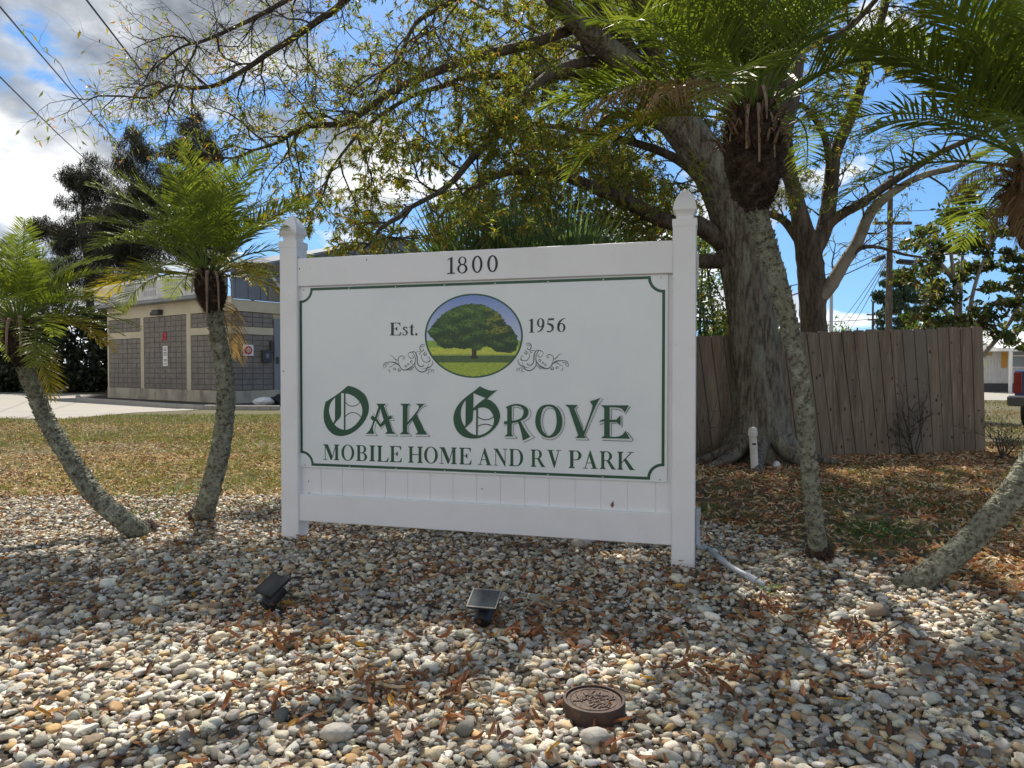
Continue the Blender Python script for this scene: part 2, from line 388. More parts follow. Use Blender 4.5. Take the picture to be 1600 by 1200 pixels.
# heaps around the solar lights and post feet
for (px, py, q) in ((455, 965, 70), (790, 985, 80), (1075, 905, 60), (840, 1000, 45), (1010, 1190, 30), (620, 1120, 40), (340, 1000, 30), (1200, 960, 90), (1330, 1010, 90), (1480, 1060, 80), (700, 900, 60), (900, 940, 60), (1000, 990, 60), (480, 1010, 50), (800, 1110, 40), (560, 1080, 60), (1140, 1060, 50)):
    q = int(q*.6); p = gnd(px, py); xx = rng.normal(p.x, .17, q); yy = rng.normal(p.y, .11, q)
    L = rng.uniform(.04, .08, q); leaf_bits(xx, yy, rng.uniform(.022, .048, q), L, L*.3, lcol(q), la, tilt=.5)
tagd(la.build('fallen_leaves', M['litter'], col=True, origin=(0, 3, 0)), kind='stuff', label='brown oak leaves scattered over the pebbles', cat='leaves')
lb = Acc()
def litter(n, x0, x1, y0, y1, L0, L1, p, k, dens=None, col=1.0):
    x = rng.uniform(x0, x1, n); y = rng.uniform(y0, y1, n)
    cl = np.sin(x*1.3+2)+np.sin(y*1.7+x*.6)+np.sin(x*3.7-y*2.2)
    q = ~inpoly(x, y, BED) & (rng.random(n) < np.clip(.7+.22*cl, .3, 1)) & (np.abs(x) < y*.78+.8); x, y = x[q], y[q]; n = len(x)
    L = rng.uniform(L0, L1, n); leaf_bits(x, y, rng.uniform(.004, .03, n), L, L*rng.uniform(.25, .4, n), lcol(n, p, col), lb, tilt=.3, n_seg=2)
PT = [.16, .14, .24, .12, .30, .04]
def slivers(n, x0, x1, y0, y1):
    x = rng.uniform(x0, x1, n); y = rng.uniform(y0, y1, n); q = ~inpoly(x, y, BED); x, y = x[q], y[q]; n = len(x); L = rng.uniform(.05, .14, n)
    leaf_bits(x, y, rng.uniform(.012, .03, n), L, 0*L+.0035, np.array([(.16, .12, .09), (.30, .25, .19), (.08, .055, .04)])[rng.integers(0, 3, n)], lb, tilt=.10, curl=.05, n_seg=3)
slivers(900, .6, 8.5, 3.3, 10.5)
litter(60000, .5, 9.5, 3.2, 11, .04, .085, [.15, .10, .22, .10, .42, .01], 1, col=1.35)
litter(40000, -11, .5, 6.0, 9.5, .03, .065, [.03, .03, .06, .34, .54, .0], 1, col=1.4)
litter(30000, -13, .5, 9.0, 15, .03, .07, [.03, .03, .06, .38, .50, .0], 1, col=1.3)
litter(5000, -15, -2, 12, 17, .03, .07, PT, 1)
litter(5000, 8, 18, 9, 20, .04, .09, PT, 1)
tagd(lb.build('leaf_litter', M['litter'], col=True, origin=(0, 8, 0)), kind='stuff', label='dry leaf litter covering the lawn around the gravel bed', cat='leaves')
# ---------------------------------------------------------- grass
ga = Acc()
def blades(n, x0, x1, y0, y1, h0, h1, thr, green):
    x = rng.uniform(x0, x1, n); y = rng.uniform(y0, y1, n)
    cl = np.sin(x*.9+y*.5)+np.sin(y*1.3-x*.4+2)+np.sin(x*2.7+y*1.9)*.7
    q = ~inpoly(x, y, BED) & (cl+rng.normal(0, .7, n) > thr) & (np.abs(x) < y*.78+.8) & ~((y > 7) & inpoly(x, y, [(p.x, p.y) for p in DRV]))
    x, y = x[q], y[q]; n = len(x)
    h = rng.uniform(h0, h1, n); a = rng.uniform(0, 6.28, n); wv = np.stack([np.cos(a), np.sin(a), 0*a], 1)*.0028*(1+y[:, None]*.09)
    ln = np.stack([rng.normal(0, .4, n), rng.normal(0, .4, n), np.ones(n)], 1)*h[:, None]; b = np.stack([x, y, 0*x], 1)
    V = np.stack([b-wv, b+wv, b+ln], 1)
    c = np.array([(.10, .14, .03), (.15, .17, .05), (.27, .22, .12), (.34, .28, .17)])[rng.choice(4, n, p=green)]*rng.uniform(.7, 1.2, (n, 1))
    ga.add(V.reshape(-1, 3), np.arange(n*3).reshape(-1, 3)); ga.C[-1] = np.repeat(c, 3, 0)
blades(90000, -12, 1, 6.3, 12, .02, .055, .3, [.26, .34, .26, .14])
blades(60000, -20, 1, 11, 18, .03, .08, -1.5, [.38, .32, .2, .1])
blades(34000, .6, 9, 3.2, 11, .02, .07, .7, [.45, .3, .15, .1])
blades(26000, 7, 22, 10, 26, .03, .08, -1, [.3, .3, .25, .15])
def tufts(n, x0, x1, y0, y1, per):
    for _ in range(n):
        cx, cy = rng.uniform(x0, x1), rng.uniform(y0, y1)
        if inpoly(np.array([cx]), np.array([cy]), BED)[0] or (cy > 7 and inpoly(np.array([cx]), np.array([cy]), [(p.x, p.y) for p in DRV])[0]): continue
        m = int(per*rng.uniform(.4, 1.4)); b = np.stack([rng.normal(cx, .035, m), rng.normal(cy, .035, m), np.zeros(m)], 1); a = rng.uniform(0, 6.28, m); w_ = np.stack([np.cos(a), np.sin(a), 0*a], 1)*.003
        t_ = b+np.stack([rng.normal(0, .04, m), rng.normal(0, .04, m), rng.uniform(.04, .11, m)], 1)
        ga.add(np.stack([b-w_, b+w_, t_], 1).reshape(-1, 3), np.arange(m*3).reshape(-1, 3)); ga.C[-1] = np.repeat(np.array([(.10, .14, .03), (.16, .17, .05), (.28, .24, .13)])[rng.integers(0, 3, m)]*rng.uniform(.7, 1.2, (m, 1)), 3, 0)
tufts(700, -9, .5, 6.3, 13, 26); tufts(320, .8, 8, 4.5, 11, 26); tufts(200, 7, 13, 10, 18, 26)
tagd(ga.build('grass', M['grass'], col=True, origin=(0, 8, 0)), kind='stuff', label='patchy green and dry lawn grass', cat='grass')
# weedy green clumps in the litter
wa = Acc()
for (px, py, s, q) in ((1372, 838, .20, 650), (1305, 772, .13, 300), (1455, 795, .12, 260), (1500, 745, .14, 200), (1400, 760, .12, 160), (1345, 742, .1, 130), (1108, 800, .12, 130), (1120, 770, .1, 90), (275, 770, .3, 350), (1450, 770, .14, 160), (250, 800, .2, 120), (390, 795, .12, 60), (1203, 930, .03, 20)):
    p = gnd(px, py); n = q
    x = rng.normal(p.x, s, n); y = rng.normal(p.y, s*.9, n); z = np.abs(rng.normal(.02, .025, n))
    L = rng.uniform(.015, .035, n); c = np.array([(.07, .13, .03)])*rng.uniform(.6, 1.7, (n, 1))
    leaf_bits(x, y, z, L, L*.5, c, wa, tilt=.6, n_seg=2)
tagd(wa.build('weeds', M['grass'], col=True, origin=(1, 5, 0)), kind='stuff', label='low green weed patches in the leaf litter', cat='weeds')

# ============================================================ THE SIGN
SA = Vector((-1.45, 4.83, 0)); SE = Vector((2.358, -.67, 0)).normalized(); SN = Vector((SE.y, -SE.x, 0))
if SN.y > 0: SN = -SN
UP = Vector((0, 0, 1))
def SP(px, py, off=0.0):
    """photo pixel -> (u, z) on the sign's plane moved off towards the camera"""
    d = ray(px, py); o = Vector((0, 0, CAMZ)); P0 = SA + SN*off
    k = (P0-o).dot(SN)/d.dot(SN); p = o+d*k
    return (p-SA).dot(SE), p.z
def SW(u, z, off=0.0): return SA + SE*u + SN*off + UP*z
sign = thing('park_sign', (SA.x+SE.x*1.22, SA.y+SE.y*1.22, 0), 'large white vinyl framed sign with green lettering standing on the pebbles', 'sign')
SR = Matrix(((SE.x, -SN.x, 0), (SE.y, -SN.y, 0), (0, 0, 1)))   # local x along sign, y away from camera
def sbox(mb, u0, u1, z0, z1, o0, o1, m=0, bev=.004):
    """o0 front offset (towards camera), o1 back offset"""
    return mb.box(SW((u0+u1)/2, (z0+z1)/2, (o0+o1)/2), (u1-u0, abs(o0-o1), z1-z0), rot=SR, m=m, bev=bev)
PF = .036
uL0, uL1 = SP(437.5, 600, PF)[0], SP(464.5, 600, PF)[0]
uR0, uR1 = SP(1050, 600, PF)[0], SP(1087, 600, PF)[0]
pw = .133
uLc = (uL0+uL1)/2; uRc = (uR0+uR1)/2
for uc in (uLc, uRc):
    mb = MB(); sbox(mb, uc-pw/2, uc+pw/2, -.05, 1.99, PF, PF-pw, bev=.006); po = mb.build('post', M['vinyl'], sign)
    mb = MB(); rings = [(0, .0695), (.044, .0695), (.0455, .050), (.050, .0475), (.062, .047), (.076, .051), (.090, .060), (.096, .0655), (.102, .0665), (.106, .066), (.125, .063), (.146, .0575), (.168, .049), (.188, .038), (.206, .025), (.220, .012), (.228, .004), (.230, .0005)]
    V = []
    for (z, h) in rings:
        for (a, b) in ((-1, -1), (1, -1), (1, 1), (-1, 1)):
            V.append(SW(uc+a*h, 1.983+z, PF-pw/2-b*h))
    Fc = [[i*4+j, i*4+(j+1) % 4, i*4+4+(j+1) % 4, i*4+4+j] for i in range(len(rings)-1) for j in range(4)]
    Fc += [[3, 2, 1, 0], [len(V)-4, len(V)-3, len(V)-2, len(V)-1]]
    mb.add(V, Fc); mb.build('post_cap', M['vinyl'], sign)
ra, rb = uLc+pw/2-.002, uRc-pw/2+.002
zt0, zt1 = SP(760, 437.0, .02)[1], SP(760, 389.5, .02)[1]
zb0, zb1 = SP(760, 833, .02)[1], SP(760, 787.8, .02)[1]
mb = MB(); sbox(mb, ra, rb, zt0, zt1, .022, -.05); mb.build('top_rail', M['vinyl'], sign)
mb = MB(); sbox(mb, ra, rb, zb0, zb1, .022, -.05); mb.build('bottom_rail', M['vinyl'], sign)
# tongue-and-groove infill boards behind the printed panel
mb = MB(); seams = [SP(px, 765)[0] for px in (500.4, 533.8, 567, 601, 635.8, 671, 707, 743.5, 781, 819, 857.7, 898, 938.5, 980.5, 1024)]
ed = [ra] + seams + [rb]
for a, b in zip(ed[:-1], ed[1:]): sbox(mb, a+.0009, b-.0009, zb1-.01, zt0+.01, -.012, -.028, bev=.003)
sbox(mb, ra+.001, rb-.001, zb1-.01, zt0+.01, -.0165, -.024, bev=0)
mb.build('infill_panel', M['vinyl'], sign)
bu0, bu1 = SP(467.5, 600)[0], SP(1043, 600)[0]; bz1 = SP(760, 437.8)[1]; bz0 = SP(760, 742)[1]
mb = MB(); sbox(mb, bu0, bu1, bz0, bz1, 0, -.008, bev=.0015); board = mb.build('sign_board', M['board'], sign)
# --- flat print helpers
class Print:
    def __init__(s, off=0.0009, step=.00009): s.V = []; s.F = []; s.M = []; s.C = []; s.off = off; s.step = step; s.k = 0
    def next(s): s.k += 1; return s.off + s.k*s.step
    def raw(s, pts, faces, m=0, col=(1, 1, 1), layer=None):
        o = s.next() if layer is None else layer
        n = len(s.V); s.V += [tuple(SW(u, z, o)) for (u, z) in pts]; s.F += [[i+n for i in f] for f in faces]
        s.M += [m]*len(faces); s.C += [col]*len(pts)
    def poly(s, loops, m=0, col=(1, 1, 1), layer=None):
        """loops in (u,z); first outer, rest holes"""
        L3 = [[Vector((a, b, 0)) for a, b in l] for l in loops]
        tri = geometry.tessellate_polygon(L3); pts = [p for l in loops for p in l]
        s.raw(pts, [list(t) for t in tri], m, col, layer)
    def strip(s, pts, wd, m=0, col=(1, 1, 1), closed=False, layer=None):
        P = np.array(pts, float); n = len(P); wd = np.full(n, wd) if np.isscalar(wd) else np.asarray(wd, float)
        if closed: T = np.roll(P, -1, 0)-np.roll(P, 1, 0)
        else: T = np.gradient(P, axis=0)
        T /= np.linalg.norm(T, axis=1)[:, None]+1e-12; Nn = np.stack([-T[:, 1], T[:, 0]], 1)*wd[:, None]/2
        V = np.concatenate([P-Nn, P+Nn]); Fc = [[i, i+1, i+1+n, i+n] for i in range(n-1)]
        if closed: Fc.append([n-1, 0, n, 2*n-1])
        s.raw(V, Fc, m, col, layer)
    def build(s, name, mats, parent, col=False):
        return npmesh(name, s.V, s.F, mats, parent, mi=s.M, col=np.array(s.C) if col else None)
def herm(P, closed=True, sub=5):
    """smooth points; a third element 1 marks a corner"""
    n = len(P); Q = []
    for i in range(n if closed else n-1):
        a, b = P[i], P[(i+1) % n]; p = np.array(a[:2], float); q = np.array(b[:2], float)
        ca = len(a) > 2 or (not closed and i == 0); cb = len(b) > 2 or (not closed and i+1 == n-1)
        d = q-p
        ta = d if ca else (q-np.array(P[i-1][:2]))/2; tb = d if cb else (np.array(P[(i+2) % n][:2])-p)/2
        if ca and cb: Q.append(p); continue
        if ca: ta = 2*d-tb if not cb else d; ta = ta*.75
        if cb: tb = (2*d-ta)*.75
        for k in range(sub):
            t = k/sub
            Q.append(p*(2*t**3-3*t*t+1)+ta*(t**3-2*t*t+t)+q*(-2*t**3+3*t*t)+tb*(t**3-t*t))
    if not closed: Q.append(np.array(P[-1][:2], float))
    return [tuple(q) for q in Q]
def zmap(ox, oy, s): return lambda p: SP(ox+p[0]/s, oy+p[1]/s)
def mp_(f, P): return [f(p) for p in P]
Z1 = zmap(500, 595, 8.889); Z2 = zmap(700, 595, 8.889); Z3 = zmap(820, 610, 8.889)
pr = Print()
G, D = 0, 1       # green / fine dark
def shape(zm, outer, holes=(), m=0): pr.poly([mp_(zm, herm(outer))]+[mp_(zm, herm(h)) for h in holes], m)
def line(zm, pts, wpx, m=1, smooth=False):
    q = herm(pts, False, 6) if smooth else pts
    if smooth: pr.strip(mp_(zm, q), wpx/8.889/240, m)
    else:
        for a, b in zip(q[:-1], q[1:]):
            d = np.array(b[:2], float)-np.array(a[:2], float); e = d/(np.linalg.norm(d)+1e-9)*wpx*.4
            pr.strip(mp_(zm, [tuple(np.array(a[:2])-e), tuple(np.array(b[:2])+e)]), wpx/8.889/240, m)
# blackletter O
shape(Z1, [(385, 70, 1), (470, 88), (560, 135), (640, 215), (680, 350), (665, 470), (600, 590), (500, 690), (390, 750), (280, 768), (180, 740), (100, 660), (58, 560), (50, 460), (60, 370), (78, 292, 1), (190, 222, 1), (285, 155, 1)],
      [[(355, 178, 1), (430, 195), (500, 240), (560, 310), (588, 400), (575, 490), (520, 580), (440, 650), (355, 682, 1)],
       [(332, 172, 1), (332, 682, 1), (260, 655), (200, 605, 1), (235, 560), (280, 510), (294, 460, 1), (294, 172, 1)],
       [(210, 232, 1), (208, 540, 1), (185, 585, 1), (145, 500), (125, 410), (150, 310)]])
line(Z1, [(355, 300), (400, 340), (455, 352), (510, 338), (552, 300)], 11, 1, True)
line(Z1, [(355, 495), (400, 455), (455, 440), (515, 455), (565, 500)], 11, 1, True)
# A
shape(Z1, [(785, 318, 1), (920, 318, 1), (890, 350, 1), (945, 500, 1), (985, 478, 1), (1008, 520, 1), (960, 540, 1), (1010, 700, 1), (1045, 738, 1), (900, 738, 1), (935, 705, 1), (905, 600, 1), (840, 650, 1), (770, 555, 1), (740, 640), (745, 705, 1), (755, 738, 1), (630, 738, 1), (690, 680), (740, 560, 1), (700, 520, 1), (725, 478, 1), (765, 505, 1), (812, 360, 1)],
      [[(838, 385, 1), (790, 525, 1), (840, 600, 1), (885, 545, 1)]])
line(Z1, [(945, 322), (910, 362), (955, 492)], 6); line(Z1, [(1000, 480), (1035, 552), (972, 552), (1030, 712), (1085, 768), (915, 764)], 6)
line(Z1, [(640, 760), (800, 762), (762, 712), (765, 660), (782, 590)], 6); line(Z1, [(838, 410), (806, 520), (845, 580)], 5); line(Z1, [(738, 455), (765, 482)], 6); line(Z1, [(905, 615), (848, 672)], 6)
# K
shape(Z1, [(1112, 318, 1), (1258, 318, 1), (1218, 355, 1), (1218, 575, 1), (1340, 430), (1375, 370), (1365, 340), (1320, 318, 1), (1485, 320, 1), (1420, 350), (1340, 465, 1), (1425, 640), (1485, 748, 1), (1325, 745, 1), (1360, 715, 1), (1285, 545, 1), (1215, 615, 1), (1215, 712, 1), (1250, 744, 1), (1108, 742, 1), (1150, 705, 1), (1152, 350, 1)])
line(Z1, [(1268, 332), (1236, 366), (1236, 545)], 6); line(Z1, [(1495, 346), (1440, 362), (1390, 410), (1350, 470)], 6, 1, True); line(Z1, [(1350, 470), (1450, 690), (1530, 775), (1340, 770)], 6)
line(Z1, [(1285, 560), (1234, 622), (1234, 712), (1276, 770), (1120, 768)], 6)
# blackletter G
shape(Z2, [(445, 75, 1), (520, 112), (600, 135), (692, 127, 1), (612, 190), (545, 255, 1), (620, 290), (690, 370), (725, 480), (705, 580), (650, 660), (560, 740), (450, 790), (350, 802), (230, 780), (140, 710), (90, 610), (78, 500), (110, 390), (180, 290), (290, 195), (360, 145)],
      [[(355, 170, 1), (525, 240, 1), (440, 300), (352, 380, 1)],
       [(418, 380, 1), (500, 370), (570, 395), (620, 460), (640, 540), (625, 620), (570, 690), (490, 740), (414, 757, 1)],
       [(394, 400, 1), (392, 755, 1), (310, 720), (238, 655, 1), (300, 600), (340, 550), (348, 500, 1), (352, 412, 1)],
       [(248, 265, 1), (244, 615, 1), (230, 630, 1), (190, 540), (178, 440), (200, 345)]])
line(Z2, [(418, 500), (470, 530), (525, 540), (580, 530), (635, 500)], 12, 1, True)
line(Z2, [(414, 632), (465, 610), (520, 602), (575, 610), (620, 632)], 12, 1, True)
# R
shape(Z2, [(800, 368, 1), (870, 335), (960, 320), (1050, 340), (1110, 390), (1118, 450), (1090, 510), (1010, 555, 1), (1070, 670), (1145, 775, 1), (1040, 832, 1), (1020, 720), (975, 572, 1), (888, 590, 1), (885, 735, 1), (912, 772, 1), (782, 772, 1), (825, 738, 1), (825, 600, 1), (775, 598, 1), (785, 560, 1), (825, 560, 1), (825, 385, 1)],
      [[(888, 358, 1), (960, 345), (1030, 375), (1052, 430), (1030, 500), (980, 535), (888, 556, 1)]])
line(Z2, [(910, 545), (910, 372), (970, 368), (1035, 398)], 6); line(Z2, [(1130, 385), (1155, 450), (1130, 520), (1050, 568)], 6, 1, True)
line(Z2, [(1050, 568), (1120, 690), (1205, 788), (1060, 855)], 6); line(Z2, [(975, 590), (910, 605), (910, 735), (965, 800), (795, 796)], 6); line(Z2, [(780, 618), (820, 610)], 7)
# O (drawn in third zoom)
shape(Z3, [(330, 195), (420, 215), (490, 290), (525, 420), (500, 550), (430, 630), (335, 658), (240, 625), (170, 530), (148, 420), (175, 290), (240, 215)],
      [[(335, 222), (255, 265), (222, 420), (250, 560), (335, 630), (415, 560), (445, 420), (415, 265)]])
line(Z3, [(410, 268), (345, 246), (285, 285), (252, 400), (262, 520), (310, 610)], 6, 1, True); line(Z3, [(458, 215), (530, 300), (558, 420), (525, 560), (450, 650), (350, 685), (240, 650)], 6, 1, True)
# V
shape(Z3, [(562, 198, 1), (738, 202, 1), (688, 255, 1), (822, 570, 1), (935, 250), (925, 185), (905, 150, 1), (990, 125), (1078, 92, 1), (990, 210), (825, 625, 1), (850, 660, 1), (700, 660, 1), (745, 625, 1), (615, 245, 1)])
line(Z3, [(745, 225), (712, 262), (815, 520)], 6); line(Z3, [(1090, 115), (1020, 215), (840, 625), (895, 690), (715, 685)], 6)
# E
shape(Z3, [(1058, 205, 1), (1448, 207, 1), (1388, 310, 1), (1340, 250), (1250, 235), (1180, 235, 1), (1180, 405, 1), (1270, 405, 1), (1330, 345, 1), (1330, 490, 1), (1275, 440, 1), (1180, 440, 1), (1180, 640, 1), (1290, 640), (1360, 610), (1395, 555, 1), (1462, 670, 1), (1058, 662, 1), (1105, 628, 1), (1105, 430, 1), (1070, 430), (1032, 452, 1), (1060, 412), (1105, 400, 1), (1105, 245, 1)])
line(Z3, [(1205, 395), (1205, 258), (1290, 260), (1355, 290)], 6); line(Z3, [(1465, 225), (1400, 328)], 7); line(Z3, [(1352, 350), (1352, 510)], 8)
line(Z3, [(1270, 458), (1205, 458), (1205, 632)], 6); line(Z3, [(1420, 575), (1508, 680), (1490, 705), (1085, 692)], 7); line(Z3, [(1048, 472), (1100, 456)], 8)
pr.build('park_name_lettering', [M['green'], M['darkgreen']], board)
# --- roman glyphs; every glyph is a list of (loops) in a box w x 1
def el(cx, cy, rx, ry, a0=0, a1=360, n=28): return [(cx+rx*math.cos(R(a0+(a1-a0)*i/n)), cy+ry*math.sin(R(a0+(a1-a0)*i/n))) for i in range(n+(0 if a1-a0 == 360 else 1))]
S_ = .042
def stm(x, w=.17, y0=0., y1=1., e=.075, top=True, bot=True):
    L = [[[(x, y0+.01), (x+w, y0+.01), (x+w, y1-.01), (x, y1-.01)]]]
    if bot: L += [[[(x-e, y0), (x+w+e, y0), (x+w+e, y0+S_), (x+w, y0+.09), (x, y0+.09), (x-e, y0+S_)]]]
    if top: L += [[[(x-e, y1-S_), (x, y1-.09), (x+w, y1-.09), (x+w+e, y1-S_), (x+w+e, y1), (x-e, y1)]]]
    return L
def bowl(x0, x1, y0, y1, ts=.16, tt=.045):
    """right-hand half bowl from a stem edge x0"""
    cy = (y0+y1)/2; rx = x1-x0; ry = (y1-y0)/2; st = rx*.35
    o = [(x0, y1), (x0+st, y1)] + [(x0+st+(rx-st)*math.sin(a), cy+ry*math.cos(a)) for a in np.linspace(.1, math.pi-.1, 16)] + [(x0+st, y0), (x0, y0)]
    i = [(x0, y0+tt), (x0+st, y0+tt)] + [(x0+st+(rx-st-ts)*math.sin(a), cy-(ry-tt)*math.cos(a)) for a in np.linspace(.1, math.pi-.1, 16)] + [(x0+st, y1-tt), (x0, y1-tt)]
    return [[o+i]]
def arms(w, mid=True, top=True):
    L = [[[(.2, 0), (w-.03, 0), (w, .27), (w-.04, .27), (w-.12, .08), (w-.28, .045), (.2, .045)]]]
    if top: L += [[[(.2, 1), (.2, .955), (w-.28, .955), (w-.14, .92), (w-.08, .76), (w-.04, .76), (w-.05, 1)]]]
    if mid: L += [[[(.2, .49), (.38, .49), (.46, .37), (.5, .37), (.5, .66), (.46, .66), (.38, .535), (.2, .535)]]]
    return L
GL = {
 'I': (.42, stm(.12)), 'L': (.72, stm(.1)+arms(.72, False, False)), 'E': (.74, stm(.1)+arms(.74)),
 'H': (.92, stm(.1)+stm(.65)+[[[(.26, .48), (.66, .48), (.66, .53), (.26, .53)]]]),
 'M': (1.08, [[[(.13, 0), (.17, 0), (.17, .9), (.13, .9)]]]+[[[(.02, 0), (.28, 0), (.28, .04), (.02, .04)]], [[(.02, .96), (.02, 1), (.32, 1), (.60, .28), (.53, .02), (.49, .02), (.15, .88)]], [[(.53, .02), (.57, .02), (.84, .9), (.80, .98)]]]+stm(.79, .17)),
 'N': (.9, [[[(.13, 0), (.17, 0), (.17, .9), (.13, .9)]], [[(.03, 0), (.28, 0), (.28, .04), (.03, .04)]], [[(.02, .96), (.02, 1), (.27, 1), (.76, .2), (.76, -.04), (.72, -.04), (.13, .9)]], [[(.72, .0), (.76, .0), (.76, 1), (.72, 1)]], [[(.60, .96), (.88, .96), (.88, 1), (.60, 1)]]]),
 'A': (.92, [[[(.13, .03), (.18, .03), (.46, .88), (.43, 1.0)]], [[(.43, 1.02), (.48, 1.02), (.83, .03), (.61, .03), (.38, .78)]], [[(.24, .3), (.58, .3), (.56, .345), (.26, .345)]], [[(.02, 0), (.30, 0), (.30, .04), (.02, .04)]], [[(.50, 0), (.92, 0), (.92, .04), (.50, .04)]]]),
 'V': (.92, [[[(.12, .97), (.34, .97), (.56, .22), (.50, -.02), (.46, -.02)]], [[(.50, -.02), (.54, .10), (.77, .97), (.72, .97), (.50, .2)]], [[(.02, .96), (.46, .96), (.46, 1), (.02, 1)]], [[(.60, .96), (.90, .96), (.90, 1), (.60, 1)]]]),
 'O': (.88, [[el(.44, .5, .42, .52), el(.44, .5, .25, .475)]]), 'D': (.88, stm(.1)+bowl(.25, .86, 0, 1, .17)),
 'B': (.74, stm(.1)+bowl(.25, .66, .5, 1, .15)+bowl(.25, .72, 0, .53, .16)), 'P': (.72, stm(.1)+bowl(.25, .70, .45, 1, .16)),
 'R': (.92, stm(.1)+bowl(.25, .70, .46, 1, .16)+[[[(.40, .48), (.56, .49), (.86, .04), (.92, .04), (.92, 0), (.68, 0)]]]),
 'K': (1.0, stm(.1)+[[[(.25, .40), (.25, .34), (.80, .93), (.75, .97)]], [[(.60, .96), (.94, .96), (.94, 1), (.60, 1)]], [[(.36, .56), (.48, .66), (.93, .04), (1.0, .04), (1.0, 0), (.70, 0)]]]),
 's': (.42, [[[(.33, .48), (.35, .66), (.30, .66), (.2, .70), (.09, .66), (.04, .55), (.07, .46), (.20, .37), (.25, .27), (.25, .09), (.34, .14), (.38, .22), (.34, .36), (.19, .47), (.15, .56), (.20, .64), (.28, .60), (.33, .48)]], [[(.04, 0), (.08, .03), (.2, -.02), (.33, .06), (.27, .14), (.2, .03), (.12, .08), (.07, .24), (.04, .24)]]]),
 't': (.36, [[[(.10, .12), (.16, .02), (.25, -.01), (.35, .08), (.33, .11), (.26, .08), (.24, .14), (.24, .9), (.20, .88), (.10, .72)]], [[(.01, .63), (.34, .63), (.34, .68), (.01, .68)]]]),
 '.': (.2, [[el(.1, .09, .085, .1, n=14)]]),
 '1': (.5, [[[(.18, .03), (.36, .03), (.36, 1.0), (.33, 1.0), (.05, .88), (.06, .84), (.16, .87), (.18, .82)]], [[(.06, 0), (.48, 0), (.48, .04), (.06, .04)]]]),
 '6': (.6, [[el(.3, .31, .28, .33), el(.31, .30, .13, .28)], [[(.02, .34), (.05, .60), (.18, .83), (.38, .96), (.58, 1.0), (.58, .97), (.40, .88), (.26, .72), (.18, .50), (.16, .40)]]]),
 '9': (.6, [[el(.3, .69, .28, .33), el(.29, .70, .13, .28)], [[(.58, .66), (.55, .40), (.42, .17), (.22, .04), (.02, 0), (.02, .03), (.20, .12), (.34, .28), (.42, .50), (.44, .60)]]]),
 '5': (.55, [[[(.12, 1.0), (.50, 1.0), (.55, 1.05), (.51, .86), (.17, .86)]], [[(.12, 1.0), (.155, 1.0), (.12, .66), (.05, .56)]], [[(.05, .56), (.10, .66), (.30, .64), (.48, .52), (.53, .32), (.46, .12), (.28, 0), (.10, -.02), (.03, .05), (.06, .12), (.16, .08), (.28, .08), (.36, .18), (.36, .34), (.28, .46), (.16, .52)]]]),
 '8': (.62, [[el(.31, .745, .235, .255), el(.315, .76, .135, .205)], [el(.31, .275, .29, .285), el(.305, .27, .17, .225)]]),
 '0': (.62, [[el(.31, .5, .30, .52), el(.31, .5, .165, .45)]]),
 '1n': (.5, [[[(.20, .03), (.345, .03), (.345, 1.0), (.32, 1.0), (.07, .88), (.05, .82), (.20, .87)]], [[(.03, -.01), (.5, .01), (.48, .06), (.34, .08), (.21, .07), (.03, .05)]]]),
}
def text(P, items, base, cap, off=0.0, m=0):
    """items (glyph, x0px, x1px); base(x), cap(x) photo rows"""
    for ch, x0, x1 in items:
        w, loops = GL[ch]
        for lp in loops:
            LL = []
            for l in lp:
                q = []
                for (gx, gy) in l:
                    px = x0+gx/w*(x1-x0); q.append(SP(px, base(px)+(cap(px)-base(px))*gy, off))
                LL.append(q)
            P.poly(LL, m)
lin = lambda x0, y0, x1, y1: (lambda x: y0+(y1-y0)*(x-x0)/(x1-x0))
zr = lambda o, l: [(c, o+a/6.154, o+b/6.154) for c, a, b in l]
mh_words = (zr(500, [('M', 28, 192), ('O', 203, 333), ('B', 345, 457), ('I', 468, 540), ('L', 545, 660), ('E', 668, 788), ('H', 845, 992), ('O', 998, 1137), ('M', 1146, 1322), ('E', 1336, 1458)]) +
     zr(740, [('A', 38, 177), ('N', 190, 328), ('D', 338, 480), ('R', 546, 692), ('V', 700, 845), ('P', 910, 1042), ('A', 1048, 1195), ('R', 1210, 1370), ('K', 1378, 1554)]))
for a, b in ((0, 6), (6, 10), (10, 13), (13, 15), (15, 19)):
    for q in range(a, b):
        pt = Print(); text(pt, mh_words[q:q+1], lin(518, 718.8, 978, 734.2), lin(518, 694.4, 978, 705.9)); pt.build('letter', M['green'], board)
pt = Print(); z8 = lambda l: [(c, 590+a/5.161, 590+b/5.161) for c, a, b in l]
pt = Print(); text(pt, z8([('E', 97, 190), ('s', 198, 250), ('t', 254, 298), ('.', 302, 324)]), lambda x: 524.2, lambda x: 504.2)
pt.build('established_word', M['darkgreen'], board); pt = Print()
text(pt, z8([('1', 1213, 1268), ('9', 1283, 1348), ('5', 1362, 1425), ('6', 1445, 1518)]), lin(825, 520, 882, 518.3), lin(825, 498, 882, 497))
pt.build('year_number', M['darkgreen'], board)
pt = Print(off=.0235, step=.00015); z16 = lambda l: [(c, 690+a/16, 690+b/16) for c, a, b in l]
text(pt, z16([('1n', 130, 340), ('8', 383, 657), ('0', 755, 1030), ('0', 1137, 1413)]), lin(704.6, 428.0, 769.4, 424.8), lin(704.6, 401.6, 769.4, 399.2), off=.022)
pt.build('house_number', M['black'], sign)
